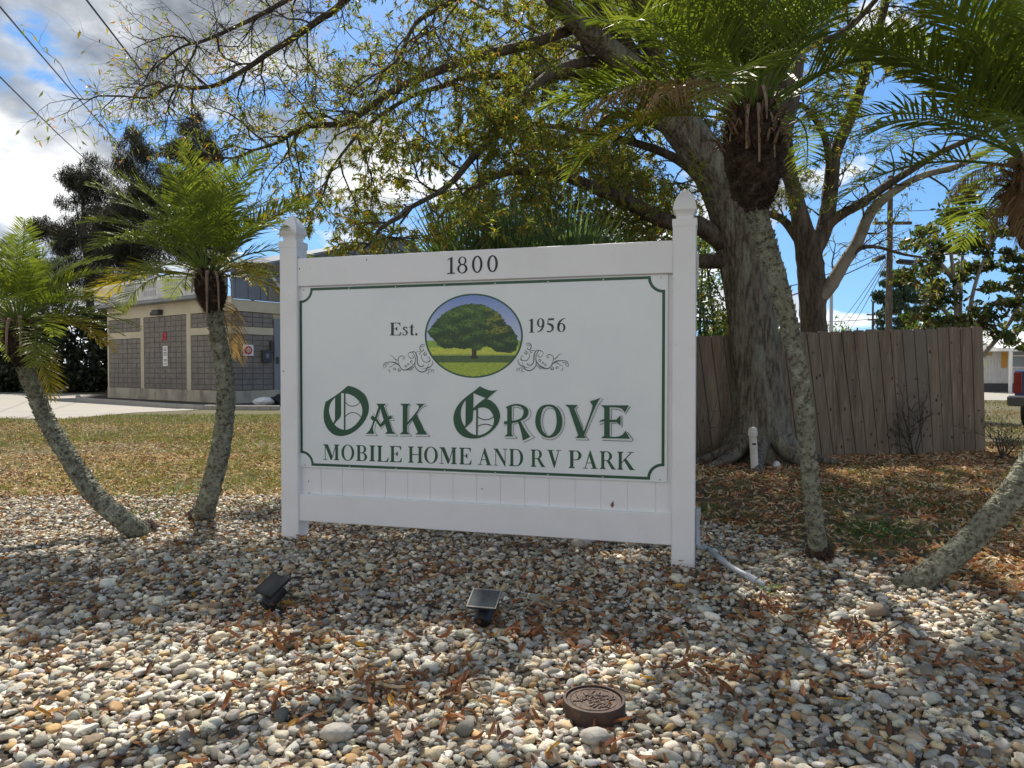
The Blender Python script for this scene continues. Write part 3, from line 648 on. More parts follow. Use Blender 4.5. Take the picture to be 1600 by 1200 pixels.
# border with notched corners
c = [SP(470.8, 453.8), SP(1036.5, 431.6), SP(1036.5, 746.8), SP(470.8, 726.2)]
ul = (c[0][0]+c[3][0])/2; ur = (c[1][0]+c[2][0])/2; zt = (c[0][1]+c[1][1])/2; zb = (c[2][1]+c[3][1])/2; rr = .083
P = []
for (cx, cy, a0, a1) in ((ul, zt, -90, 0), (ur, zt, 180, 270), (ur, zb, 90, 180), (ul, zb, 0, 90)):
    P.append([(cx+rr*math.cos(R(a0+(a1-a0)*i/8)), cy+rr*math.sin(R(a0+(a1-a0)*i/8))) for i in range(9)])
pb = Print(); bwid = .017
def seg(a, b, ext=0):
    a = np.array(a); b = np.array(b); e = (b-a)/np.linalg.norm(b-a)*bwid/2; pb.strip([a-e, b+e], bwid)
for q in P: pb.strip(q, bwid)
seg(P[0][-1], P[1][0]); seg(P[1][-1], P[2][0]); seg(P[2][-1], P[3][0]); seg(P[3][-1], P[0][0])
pb.build('border_line', M['green'], board)
# screws
def screw(u, z, off):
    mb = MB(); mb.tube([SW(u, z, off-.002), SW(u, z, off+.002), SW(u, z, off+.003)], [.0055, .0055, .003], 8); mb.build('screw', M['screw'], board)
for i in range(8): 
    screw(bu0+.04+(bu1-bu0-.08)*i/7, bz1-.022, 0.0); screw(bu0+.04+(bu1-bu0-.08)*i/7, bz0+.016, 0.0)
# oval picture of a tree on a meadow (a flat print)
Z8 = zmap(590, 450, 5.161)
pp = Print(off=.0006, step=.000004); CX, CY, RX, RY = 776, 385, 396, 340
ov = lambda k: [(CX+(RX*k)*math.cos(R(i*5)), CY+(RY*k)*math.sin(R(i*5))) for i in range(72)]
pp.poly([mp_(Z8, ov(1.0))], col=(.018, .075, .05)); pp.step = .0000
def clip(y): return RX*.962*math.sqrt(max(0, 1-((y-CY)/(RY*.962))**2))
pp.off = .0009; ys = np.linspace(CY-RY*.96, CY+RY*.96, 60); 
pts = []; cols = []; Fc = []
def pcol(y):
    if y < 425: 
        t = (y-50)/375; return np.array((.13, .21, .47))*(1-t)+np.array((.42, .47, .60))*t
    if y < 480: return np.array((.20, .33, .06))
    if y < 530: return np.array((.42, .47, .07))
    if y < 545: return np.array((.26, .32, .08))
    if y < 605: return np.array((.06, .11, .045))
    return np.array((.27, .35, .05))
for a, b in zip(ys[:-1], ys[1:]):
    n = len(pts); pts += [(CX-clip(a), a), (CX+clip(a), a), (CX+clip(b), b), (CX-clip(b), b)]; Fc.append([n, n+1, n+2, n+3]); cols += [tuple(pcol((a+b)/2))]*4
lay = .0011
n0 = len(pp.V); pp.V += [tuple(SW(*Z8(p), lay)) for p in pts]; pp.F += [[i+n0 for i in f] for f in Fc]; pp.M += [0]*len(Fc); pp.C += cols
dome = [(410, 350), (450, 300), (510, 230), (560, 195), (640, 155), (710, 135), (780, 130), (850, 140), (905, 165), (960, 195), (1000, 235), (1030, 285), (1080, 325), (1120, 390), (1125, 450), (1110, 500), (1070, 520), (960, 510), (900, 470), (850, 470), (820, 500), (790, 495), (740, 480), (690, 490), (600, 480), (540, 485), (490, 460), (470, 420), (430, 390)]
DX = np.array([p[0] for p in dome]); DY = np.array([p[1] for p in dome])
# meadow speckle
k_ = 0
for i in range(520):
    y = rng.uniform(430, 712); x = rng.uniform(CX-clip(y)+14, CX+clip(y)-14) if clip(y) > 20 else CX
    b = pcol(y)*rng.uniform(.6, 1.45); k_ += 1; w_ = rng.uniform(8, 30); h_ = rng.uniform(2, 5)
    pp.poly([mp_(Z8, [(x-w_/2, y), (x, y-h_), (x+w_/2, y), (x, y+h_)])], col=tuple(b), layer=.0013+k_*4e-7)
pp.poly([mp_(Z8, [(758, 480), (800, 480), (797, 540), (812, 570), (748, 570), (762, 540)])], col=(.03, .03, .02), layer=.0017)
pp.poly([mp_(Z8, herm([(x, y) for x, y in dome]))], col=(.022, .05, .018), layer=.0018)
xs = rng.uniform(405, 1130, 5200); yy = rng.uniform(128, 525, 5200); kk = inpoly(xs, yy, dome); xs, yy = xs[kk], yy[kk]
for i, (x, y) in enumerate(zip(xs, yy)):
    lump = math.sin(x*.035+math.sin(y*.05)*2)+math.sin(y*.06+x*.013)+rng.normal(0, .6)
    t = np.clip(.45+.28*lump-(y-250)/520, 0, 1); b = np.array((.018, .045, .02))*(1-t)+np.array((.10, .20, .035))*t
    if 870 < x < 1060 and 170 < y < 370 and lump > -.2: b = b*.5+np.array((.20, .17, .02))*.7
    s_ = rng.uniform(3, 9); a = rng.uniform(0, 3)
    pp.poly([mp_(Z8, [(x+s_*math.cos(a+q*1.57)*(1.3 if q % 2 else .8), y+s_*.8*math.sin(a+q*1.57)) for q in range(4)])], col=tuple(b), layer=.0019+i*2.5e-7)
for i in range(160):
    j = rng.integers(0, len(dome)); k = (j+1) % len(dome); t = rng.random(); x = dome[j][0]*(1-t)+dome[k][0]*t; y = dome[j][1]*(1-t)+dome[k][1]*t; s_ = rng.uniform(5, 12)
    pp.poly([mp_(Z8, el(x, y, s_, s_*.7, n=7))], col=tuple(np.array((.03, .07, .022))*rng.uniform(.6, 1.6)), layer=.0019-.0001+i*2.5e-7)
pp.C = [tuple(np.minimum(np.array(c_)*1.35, .8)) for c_ in pp.C]
pic = pp.build('tree_picture', M['print'], board, col=True)
# scrollwork left and right of the picture
pss = [Print(), Print()]; ZS = zmap(590, 530, 16)
def scr(pts, w0=16, w1=None):
    q = herm(pts, False, 6); n = len(q); w1 = w1 or w0
    wd = [(w0+(w1-w0)*i/(n-1))*(.35+.65*math.sin(math.pi*min(1, max(0, .06+.9*i/(n-1)))))/16/240 for i in range(n)]
    for mir in (0, 1):
        f = (lambda p: ZS(p)) if not mir else (lambda p: SP(743+ (743-(590+p[0]/16))*1.02 -1.5, 530+p[1]/16-2.2))
        pss[mir].strip(mp_(f, q), wd)
def spiral(cx, cy, r, a0, turns, ccw=1, shrink=.25): return [(cx+r*(1-(1-shrink)*t)*math.cos(a0+ccw*turns*6.283*t), cy+r*(1-(1-shrink)*t)*math.sin(a0+ccw*turns*6.283*t)) for t in np.linspace(0, 1, 12)]
scr([(160, 730), (150, 660), (190, 590), (320, 570), (450, 585), (540, 660), (600, 740), (680, 770), (800, 720), (900, 640), (945, 540), (930, 420), (860, 320), (780, 350), (760, 390)], 22)
scr([(760, 390), (800, 460), (850, 480), (900, 450), (860, 400)], 16); scr([(820, 340), (910, 310), (960, 360), (990, 460), (1000, 600), (1060, 680), (1150, 670), (1140, 635)], 26)
scr([(945, 560), (940, 680), (1000, 770), (1100, 820), (1200, 790), (1240, 720), (1320, 690), (1380, 600), (1370, 540)], 26); scr([(960, 340), (1020, 310), (1080, 330), (1060, 375), (1030, 350)], 14)
scr([(1190, 160), (1130, 130), (1070, 170), (1060, 240), (1100, 300), (1150, 280), (1140, 240)], 20); scr([(1180, 190), (1110, 180), (1095, 220)], 14)
scr([(1110, 380), (1100, 470), (1160, 560), (1250, 570), (1310, 520), (1290, 450), (1240, 480)], 16); scr([(1220, 310), (1160, 350), (1180, 410), (1220, 370), (1200, 340)], 18)
scr([(560, 680), (520, 560), (520, 480), (580, 420), (650, 430), (680, 460), (650, 500), (620, 470)], 16); scr(spiral(550, 770, 45, -1.6, -1.1), 20); scr(spiral(430, 750, 42, 2.6, 1.1), 16)
scr(spiral(855, 565, 40, 1.0, 1.0), 18); scr([(500, 560), (440, 500), (380, 430), (310, 400)], 12); scr([(500, 540), (470, 510), (410, 485)], 12); scr([(540, 660), (440, 620), (350, 680), (280, 700)], 14); scr([(500, 620), (400, 580), (300, 570)], 20)
scr([(160, 640), (210, 640), (210, 680), (170, 720)], 14); scr([(260, 750), (290, 760), (300, 810), (330, 820)], 14); scr([(640, 770), (720, 770), (800, 750), (880, 690)], 18); scr(spiral(710, 670, 32, 0, 1.2), 12); scr(spiral(770, 630, 28, 2, 1.2), 12)
scr([(1240, 770), (1290, 800), (1270, 850), (1230, 840)], 14); scr([(1250, 760), (1320, 750), (1350, 800), (1360, 830)], 12); scr([(1350, 780), (1390, 760), (1410, 810), (1380, 840)], 12); scr([(950, 640), (870, 740), (800, 790)], 14)
scr([(1260, 560), (1300, 560), (1330, 520)], 12); scr([(1280, 600), (1250, 700), (1180, 740), (1080, 720)], 10); scr([(200, 600), (270, 620), (300, 600)], 12)
for ps in pss: ps.build('scrollwork', M['scroll'], board)
# small dark specks (insects, stain marks) and a leaf caught on the rail
for (px, py, a, off) in ((573, 406, 1.0, .024), (443, 580, 1.0, PF+.002), (482, 752, 1.2, -.010), (483, 770, -.3, -.010), (466, 402, 1.4, .024), (468, 420, 1.5, .024), (753, 764, .5, -.010)):
    u, z = SP(px, py, off); d = Vector((math.cos(a), math.sin(a))) * .006
    mb = MB(); mb.tube([SW(u-d.x, z-d.y, off), SW(u, z, off+.002), SW(u+d.x, z+d.y, off)], [.001, .0028, .001], 5)
    mb.build('dark_speck', M['black'], sign)
lf = Acc(); u, z = SP(957, 790, .02)
T = [SW(u-.002, z-.012, .026), SW(u-.012, z+.005, .027), SW(u+.006, z+.032, .028), SW(u+.010, z, .029)]
tagd(npmesh('fallen_leaf', [tuple(p) for p in T], [[0, 1, 2, 3]], mat('single_leaf', (.20, .07, .04), .6)), 'single brown leaf caught on top of the bottom rail of the sign', 'leaf')
# bracket strip behind the right post
mb = MB(); zz = SP(1088, 420, 0)[1]; sbox(mb, uRc+pw/2+.001, uRc+pw/2+.012, zz-.10, zz+.09, -.02, -.06, bev=.001); mb.build('bracket', M['pvc'], sign)
# ---------------------------------------------------------- conduit
cp_ = [SW(uRc+pw/2+.012, .33, -.03), SW(uRc+pw/2+.012, .22, -.03)]
g0 = gnd(1107, 858, .085); g1 = gnd(1140, 884, .07); g2 = gnd(1170, 901, .06); g3 = gnd(1194, 915, .035)
Q, RQ = spline(cp_+[SW(uRc+pw/2+.022, .13, -.0), g0, g1, g2, g3], [.015]*7, 6)
co = thing('electrical_conduit', (Q[0][0], Q[0][1], 0), 'thin grey plastic conduit curving from the right sign post into the pebbles', 'conduit')
mb = MB(); mb.tube(Q, RQ, 10); mb.build('pipe', M['conduit'], co, smooth=True)
for i in (1, 22, 31):
    i = min(i, len(Q)-3); a, b = Vector(Q[i]), Vector(Q[i+1]); d = (b-a).normalized()*.03
    mb = MB(); mb.tube([a-d, a+d], [.020, .020], 12); mb.build('coupling', M['conduit'], co)
# ---------------------------------------------------------- solar spotlights
def solar(px, py, yaw, tilt, tiltdir, label, rim):
    p = gnd(px, py, 0.0); t = thing('solar_spotlight', (p.x, p.y, 0), label, 'solar light', 'solar lights in front of the sign')
    Rz = Matrix.Rotation(yaw, 3, 'Z'); Rt = Rz @ Matrix.Rotation(tilt, 3, 'X')
    mb = MB(); mb.tube([p+Vector((0, 0, -.05)), p+Vector((0, 0, .05))], [.008, .014], 10); mb.build('stake', M['blackpl'], t)
    c = p+Vector((0, 0, .075)); ax = Rz @ Vector((0, math.cos(tiltdir), math.sin(tiltdir)))
    mb = MB(); mb.tube([c-ax*.055, c-ax*.05, c+ax*.03, c+ax*.055, c+ax*.056], [.030, .037, .040, .044, .040], 20); mb.build('lamp_head', M['blackpl'], t)
    mb = MB(); mb.tube([c+ax*.0565, c+ax*.058], [.036, .036], 18); mb.build('lens', M['silver'], t)
    c2 = p+Vector((0, 0, .132)); 
    mb = MB(); mb.box(c2, (.135, .118, .016), rot=Rt, bev=.004); 
    for s in (-1, 1): mb.box(c2+Rt @ Vector((s*.03, .0, -.03)), (.008, .03, .05), rot=Rt, bev=.001)
    mb.build('panel_housing', M['blackpl'], t)
    mb = MB()
    for s in (-1, 1):
        mb.box(c2+Rt @ Vector((s*.0655, 0, .0085)), (.005, .118, .003), rot=Rt); mb.box(c2+Rt @ Vector((0, s*.0565, .0085)), (.125, .005, .003), rot=Rt)
    mb.build('panel_rim', M[rim], t)
    mb = MB(); mb.box(c2+Rt @ Vector((0, 0, .0085)), (.124, .106, .002), rot=Rt); mb.build('solar_cell', M['solar' if rim == 'silver' else 'blackpl'], t)
solar(757, 983, R(-14), R(24), R(35), 'black solar spotlight with scratched grey panel in pebbles before the middle of the sign', 'silver')
solar(426, 958, R(-36), R(30), R(40), 'all black solar spotlight turned askew in the pebbles near the left sign post', 'blackpl')
# ---------------------------------------------------------- cast iron cover
p = gnd(928, 1122); vc = thing('valve_cover', (p.x, p.y, 0), 'round rusty brown iron access cover poking up out of the pebbles', 'access cover')
mb = MB(); mb.tube([p+UP*-.05, p+UP*.062, p+UP*.067, p+UP*.0682], [.104, .104, .102, .094], 36, cap=False)
mb.tube([p+UP*.068, p+UP*.058], [.094, .094], 36, cap=False); mb.build('collar', M['rust'], vc)
mb = MB(); mb.tube([p+UP*.045, p+UP*.060, p+UP*.062], [.092, .092, .089], 36)
mb.build('lid', M['rust2'], vc)
# raised marks: a ring and lettering-like bars cast in the lid
mb = MB(); pts = [p+Vector((.078*math.cos(a), .078*math.sin(a), .0625)) for a in np.linspace(0, 6.283, 33)]; mb.tube(pts, .0018, 5)
for i in range(44):
    a = rnd.uniform(0, 6.28); r_ = rnd.uniform(.01, .062); mb.box(p+Vector((r_*math.cos(a), r_*math.sin(a), .063)), (rnd.uniform(.015, .04), rnd.uniform(.004, .009), .006), rot=rnd.choice((0.3, 1.87, .9)), bev=.001)
mb.build('cast_relief', M['rust2'], vc)

# ============================================================ PALMS
FC = {'g': (np.array((.10, .145, .026)), np.array((.24, .24, .04))), 'y': (np.array((.14, .17, .02)), np.array((.40, .29, .04))), 'd': (np.array((.20, .13, .07)), np.array((.30, .20, .11)))}
def frond_mesh(L, e0, droop, kind='g', pairs=44, ll=.30, seed=0, lw=.0066):
    """pinnate leaf starting at the origin, running towards +X; e0 start elevation, droop total bend"""
    r_ = np.random.default_rng(seed); n = 16; P = [np.zeros(3)]
    yaw = 0; sw = r_.normal(0, .35)
    for i in range(n):
        t = i/n; e = e0-droop*(t**1.25); a = sw*t
        P.append(P[-1]+np.array((math.cos(e)*math.cos(a), math.cos(e)*math.sin(a), math.sin(e)))*L/n)
    P = np.array(P); A = Acc()
    base, tip = FC[kind]
    V, Fc = tube(P, np.linspace(.0085, .0015, n+1), 4); A.add(V, Fc, tuple(base*1.2+np.array((.05, .05, .02)) if kind != 'd' else base))
    V = []; C = []
    T = np.gradient(P, axis=0); T /= np.linalg.norm(T, axis=1)[:, None]
    for s in (-1, 1):
        for k in range(pairs):
            t = .26+.73*(k+.5*(s > 0)*.6)/pairs; f = t*n; i = min(int(f), n-1); p = P[i]*(1-f+i)+P[i+1]*(f-i); tt = T[i]
            side = np.cross(tt, (0, 0, 1)); side /= np.linalg.norm(side)+1e-9; up = np.cross(side, tt)
            prof = math.sin(math.pi*(min(t*.9+.12, 1))**.8)**.6*.85+.15
            l = ll*prof*r_.uniform(.85, 1.12); fw = .55+.55*t+r_.normal(0, .08)
            d = s*side+tt*fw+up*(.35+r_.normal(0, .12)); d /= np.linalg.norm(d)
            g_ = (.06+.45*(kind == 'd')+r_.uniform(0, .16))*l
            mid = p+d*l*.55-np.array((0, 0, g_*.30)); end = p+d*l*(.95)-np.array((0, 0, g_*1.15+(.25*l if kind == 'd' else 0)))
            wv = np.cross(d, side*s if abs(np.dot(d, up)) > .9 else up); wv /= np.linalg.norm(wv)+1e-9; wv = (wv*.8+up*r_.uniform(-.4, .4)); wv /= np.linalg.norm(wv); ww = lw*(.8+.3*prof)
            V += [p-wv*ww*.5, p+wv*ww*.5, mid+wv*ww, mid-wv*ww, end]
            yt = np.clip((t-.3)*(1.0 if kind == 'y' else .12)+r_.uniform(0, .25), 0, 1)
            c0 = base*(1-yt)+tip*yt; C += [c0, c0, c0, c0, c0*(1-.3)+tip*.5*.6]
    m = len(V)//5; b = (np.arange(m)*5)[:, None]
    A.add(V, b+np.array([[0, 1, 2, 3]])); A.C[-1] = np.array(C); nn = A.n-len(V)
    A.F.setdefault(3, []).append(b+np.array([[3, 2, 4]])+nn)
    return A
FR = {}
def frond_data(kind, cls, v):
    key = (kind, cls, v)
    if key not in FR:
        e0, dr = {'up': (R(80), R(42)), 'hi': (R(64), R(52)), 'mid': (R(40), R(70)), 'low': (R(12), R(66)), 'hang': (R(-38), R(45))}[cls]
        rr = np.random.default_rng(hash((kind == 'g', cls == 'up', cls == 'hi', cls == 'low', v)) % 9999)
        A = frond_mesh(1.0, e0+rr.normal(0, .09), dr+rr.normal(0, .12), kind, seed=v*17+len(cls), pairs=36)
        o = A.build('frond', M['frond'], col=True, local=True, link=False); FR[key] = o.data
    return FR[key]
def palm(name_label, pts, rad, crown_c, L, spec, boots=None, scl=1.0, dead=(), skirts=(), azbias=None, stub=650, cap_az=None, grp='pygmy date palms around the sign'):
    base = Vector(pts[0]); root = thing('palm_tree', (base.x, base.y, 0), name_label, 'palm tree', grp)
    off = Vector((base.x, base.y, 0))
    Q, Rr = spline(pts, rad, 8); kk = 6; Q0 = Q; ix = np.linspace(0, len(Q)-1, (len(Q)-1)*kk+1); Qf = np.stack([np.interp(ix, np.arange(len(Q)), Q[:, c]) for c in range(3)], 1); Rf = np.interp(ix, np.arange(len(Q)), Rr)*(1+.035*np.sin(ix*kk*.62))
    V, Fc = tube(Qf, Rf, 20, jit=.04)
    A = Acc(); A.add(V, Fc)
    # upward pointing leaf-scar stubs spiralling up the trunk
    Tq = np.gradient(Q, axis=0); Tq /= np.linalg.norm(Tq, axis=1)[:, None]; n = len(Q)
    for k in range(stub):
        f = (.06+.93*k/stub)*(n-1); i = min(int(f), n-2); p = Q[i]*(1-f+i)+Q[i+1]*(f-i); r_ = Rr[i]; t = Tq[i]
        a = k*2.39996+rng.normal(0, .15); u = np.cross(t, (0, 1, .1)); u /= np.linalg.norm(u); v = np.cross(t, u); d = u*math.cos(a)+v*math.sin(a); sd_ = np.cross(t, d)
        w_ = rng.uniform(.008, .016); h_ = rng.uniform(.006, .020)*(.45+.9*(f/n)); l_ = rng.uniform(.014, .030)
        b = p+d*r_*.93
        A.add([b-sd_*w_-t*l_*.6, b+sd_*w_-t*l_*.6, b+d*h_+t*l_+sd_*rng.normal(0, .003), b+t*l_*.7-sd_*w_*.6, b+t*l_*.7+sd_*w_*.6], [[0, 1, 2], [1, 4, 2], [4, 3, 2], [3, 0, 2]])
    A.build('trunk', M['palmbark'], root)
    RB = Acc(); d0 = (Q[1]-Q[0])/np.linalg.norm(Q[1]-Q[0]); b0 = Q[0]+d0*.02
    V, Fc = tube(spline([b0, b0+d0*.07, b0+d0*.14, b0+d0*.19], None, 3), np.interp(np.linspace(0, 1, 10), [0, .3, .7, 1], [rad[0]*1.25, rad[0]*1.15, rad[0]*1.0, rad[1]*.98]), 22, jit=.09); RB.add(V, Fc)
    for k in range(420):
        a = rng.uniform(0, 6.28); h = rng.uniform(0, .2); u = np.cross(d0, (0, 1, .1)); u /= np.linalg.norm(u); v = np.cross(d0, u); d = u*math.cos(a)+v*math.sin(a); sd_ = np.cross(d0, d)
        b = b0+d0*h+d*rad[0]*(1.1-.9*h); l_ = rng.uniform(.015, .05); e = b+d*l_*rng.uniform(.4, 1)-np.array((0, 0, l_*rng.uniform(0, .9))); w_ = rng.uniform(.0015, .005)
        RB.add([b-sd_*w_, b+sd_*w_, e], [[0, 1, 2]])
    if pts[0][0] < 2: RB.build('root_base', M['boots'], root)      # the leaning right palm has a clean base
    cc = Vector(crown_c); tt = Vector(Q[-1])
    if boots:
        bl, br = boots; ax = (cc-tt).normalized() if (cc-tt).length > .05 else UP
        pr_ = [(0, 1.02*rad[-1]/br), (.05, .45), (.16, .72), (.36, .95), (.62, 1.0), (.82, .85), (1.0, .45)]
        PP = [tt+ax*(bl*(q[0]-.0)) for q in pr_]; V, Fc = tube(*spline(PP, [br*q[1] for q in pr_], 4), 20, jit=.10)
        B = Acc(); B.add(V, Fc)
        for k in range(4200):
            a = rng.uniform(0, 6.28); h = rng.uniform(.02, 1.0); rr_ = br*np.interp(h, [q[0] for q in pr_], [q[1] for q in pr_])
            u = np.cross(ax, (0, 1, .1)); u /= np.linalg.norm(u); v = np.cross(ax, u); d = u*math.cos(a)+v*math.sin(a); sd_ = np.cross(ax, d)
            b = np.array(tt)+np.array(ax)*bl*h+d*rr_*.92; l_ = rng.uniform(.04, .11)*(br/.16); w_ = rng.uniform(.002, .009)
            e = b+d*l_*rng.uniform(.2, .7)+np.array(ax)*l_*rng.uniform(-.5, .9)+sd_*rng.normal(0, .03)
            B.add([b-sd_*w_, b+sd_*w_, e], [[0, 1, 2]])
        B.build('crown_boots', M['boots'], root)
        S_t = Acc()
        for k in range(int(70*br/.16)):
            a = k*2.39996+rng.normal(0, .2); h = rng.uniform(.45, 1.0)**.8; rr_ = br*np.interp(h, [q[0] for q in pr_], [q[1] for q in pr_])*.95
            u = np.cross(ax, (0, 1, .1)); u /= np.linalg.norm(u); v = np.cross(ax, u); d = u*math.cos(a)+v*math.sin(a); axn = np.array(ax)
            b = np.array(tt)+axn*bl*h+d*rr_; l_ = rng.uniform(.07, .17)*(br/.15)
            e1 = b+d*l_*.35+axn*l_*.35; e2 = b+d*l_*rng.uniform(.5, .8)+axn*l_*rng.uniform(.3, .9)-np.array((0, 0, l_*rng.uniform(0, .5)))
            V, Fc = tube(spline([b-d*.02, b+d*l_*.12, e1, e2], None, 3), np.linspace(.012, .0025, 10)*(br/.15), 4)
            S_t.add(V, Fc, tuple(np.array((.20, .135, .085))*rng.uniform(.4, 1.4)))
        S_t.build('leaf_stubs', M['litter'], root, col=True)
    # dry leaf bases hanging or sticking out
    for (az, z0, l_, dr) in skirts:
        d = np.array((math.cos(az), math.sin(az), 0)); b = np.array(cc)+np.array((0, 0, z0))+d*.05
        P = [b, b+d*.06*scl+np.array((0, 0, .05)), b+d*.10*scl+np.array((0, 0, -.01-dr*.3)), b+d*.11*scl+np.array((0, 0, -l_))]
        q = spline(P, None, 5); sd_ = np.array((-d[1], d[0], 0)); V = []; m = len(q)
        for i, p in enumerate(q): w_ = .018*(1-.75*i/m); V += [p-sd_*w_, p+d*.006, p+sd_*w_]
        Fc = [[i*3+j, i*3+j+1, i*3+j+4, i*3+j+3] for i in range(m-1) for j in (0, 1)]
        npmesh('dry_leaf_base', V, [list(f) for f in Fc], M['sheath'], root)
    for (az, cls, kind, s) in spec:
        o = bpy.data.objects.new('frond', frond_data(kind, cls, rnd.randrange(4))); COL.objects.link(o); o.parent = root
        o.location = cc-off+Vector((math.cos(az)*.03, math.sin(az)*.03, rnd.uniform(-.04, .03))); o.rotation_euler = (rnd.uniform(-.12, .12), rnd.uniform(-.08, .08), az)
        sc_ = L*s; o.scale = (sc_, sc_, sc_)
    return root
def crown(nup, nhi, nmid, nlow, nhang, ylow=.5, dlow=.3, ph=0):
    S = []; k = 0
    for cls, n in (('up', nup), ('hi', nhi), ('mid', nmid), ('low', nlow), ('hang', nhang)):
        for i in range(n):
            az = ph+k*2.39996+rnd.uniform(-.2, .2); k += 1
            kind = 'g'
            if cls == 'low' and rnd.random() < ylow: kind = 'y'
            if cls == 'hang': kind = 'd' if rnd.random() < dlow else 'y'
            S.append((az, cls, kind, rnd.uniform(.85, 1.1)*(1.0 if cls != 'hang' else .75)))
    return S
# left pair
palm('curved pygmy palm leaning left from the pebbles at the left edge, its trunk sweeping upward',
     [gnd(236, 838, -.05), at(205, 822, 4.85), at(150, 775, 4.9), at(105, 710, 4.95), at(72, 655, 5.0), at(50, 600, 5.0), at(40, 575, 5.0)],
     [.080, .068, .064, .059, .055, .052, .05], at(28, 505, 5.0), .72, crown(7, 10, 9, 7, 1, .45, .3, .3) + [(R(-10), 'low', 'y', 1.05), (R(-30), 'hang', 'y', .9), (R(5), 'low', 'g', 1.1), (R(-20), 'mid', 'g', 1.1)], boots=(.34, .095),
     skirts=[(R(-80), -.02, .20, .1), (R(-120), -.02, .16, .1), (R(-50), .0, .24, .2)])
palm('upright slightly bent pygmy palm with full green crown on the pebbles left of the sign',
     [gnd(312, 818, -.05), at(322, 790, 5.35), at(345, 700, 5.35), at(353, 620, 5.35), at(348, 560, 5.35), at(338, 510, 5.3), at(335, 490, 5.3)],
     [.085, .074, .070, .064, .058, .052, .05], at(325, 432, 5.35), .97, crown(5, 10, 8, 6, 1, .45, .4, 1.1) + [(R(184), 'mid', 'g', 1.0), (R(176), 'low', 'y', 1.0), (R(5), 'hi', 'y', .8), (R(12), 'mid', 'd', .6), (R(170), 'hi', 'g', 1.05), (R(200), 'low', 'y', .95)], boots=(.33, .098),
     skirts=[(R(-70), -.02, .33, .1), (R(-40), -.02, .25, .1), (R(-110), .0, .14, .1), (R(190), .03, .14, .1), (R(20), .03, .12, .1)])
# right front pair (trunk 1280,880 and the leaning one at the right edge)
palm('slim tall pygmy palm right of the sign, its shaggy brown crown boots over the post',
     [gnd(1284, 882, -.05), at(1276, 840, 4.25), at(1263, 720, 4.25), at(1255, 620, 4.25), at(1238, 530, 4.25), at(1215, 440, 4.25), at(1193, 370, 4.25), at(1182, 330, 4.25)],
     [.066, .050, .047, .049, .051, .056, .060, .062], at(1176, 185, 4.2), 1.30, crown(10, 11, 7, 3, 0, .0, .3, .2) + [(R(178), 'low', 'y', .75), (R(190), 'mid', 'd', .8), (R(172), 'mid', 'g', .95), (R(205), 'low', 'd', .7), (R(10), 'up', 'y', .45), (R(-5), 'hi', 'g', 1.1), (R(184), 'hi', 'g', 1.1), (R(-20), 'mid', 'g', 1.0), (R(165), 'hi', 'g', 1.1), (R(15), 'mid', 'g', 1.1)],
     boots=(.60, .165), skirts=[(R(-95), -.0, .30, .1), (R(-120), .0, .22, .1), (R(-60), -.03, .24, .1), (R(-80), .10, .16, .1), (R(200), -.05, .12, .1), (R(-30), .05, .18, .1)], stub=800)
palm('heavily leaning pygmy palm at the right edge with dead brown fronds hanging below its crown',
     [gnd(1412, 922, -.03), at(1440, 905, 3.75), at(1510, 850, 3.75), at(1590, 758, 3.75), at(1648, 640, 3.75), at(1660, 500, 3.72), at(1640, 400, 3.7)],
     [.075, .066, .062, .062, .062, .062, .062], at(1622, 262, 3.7), 1.15, crown(9, 10, 8, 4, 0, .0, .3, .9) + [(R(180), 'hi', 'g', 1.1), (R(168), 'hi', 'g', 1.15), (R(195), 'hi', 'g', 1.1), (R(186), 'up', 'g', 1.2), (R(176), 'low', 'd', .42), (R(200), 'hang', 'd', .30), (R(165), 'hang', 'd', .34), (R(230), 'hang', 'd', .4), (R(250), 'low', 'd', .35)] + [(R(150+9*k), ('low', 'hang')[k % 2], 'd', .22+.03*(k % 4)) for k in range(12)],
     boots=(.50, .15), skirts=[(R(190), -.05, .2, .1), (R(230), -.02, .25, .1), (R(210), .05, .2, .1)], stub=700)

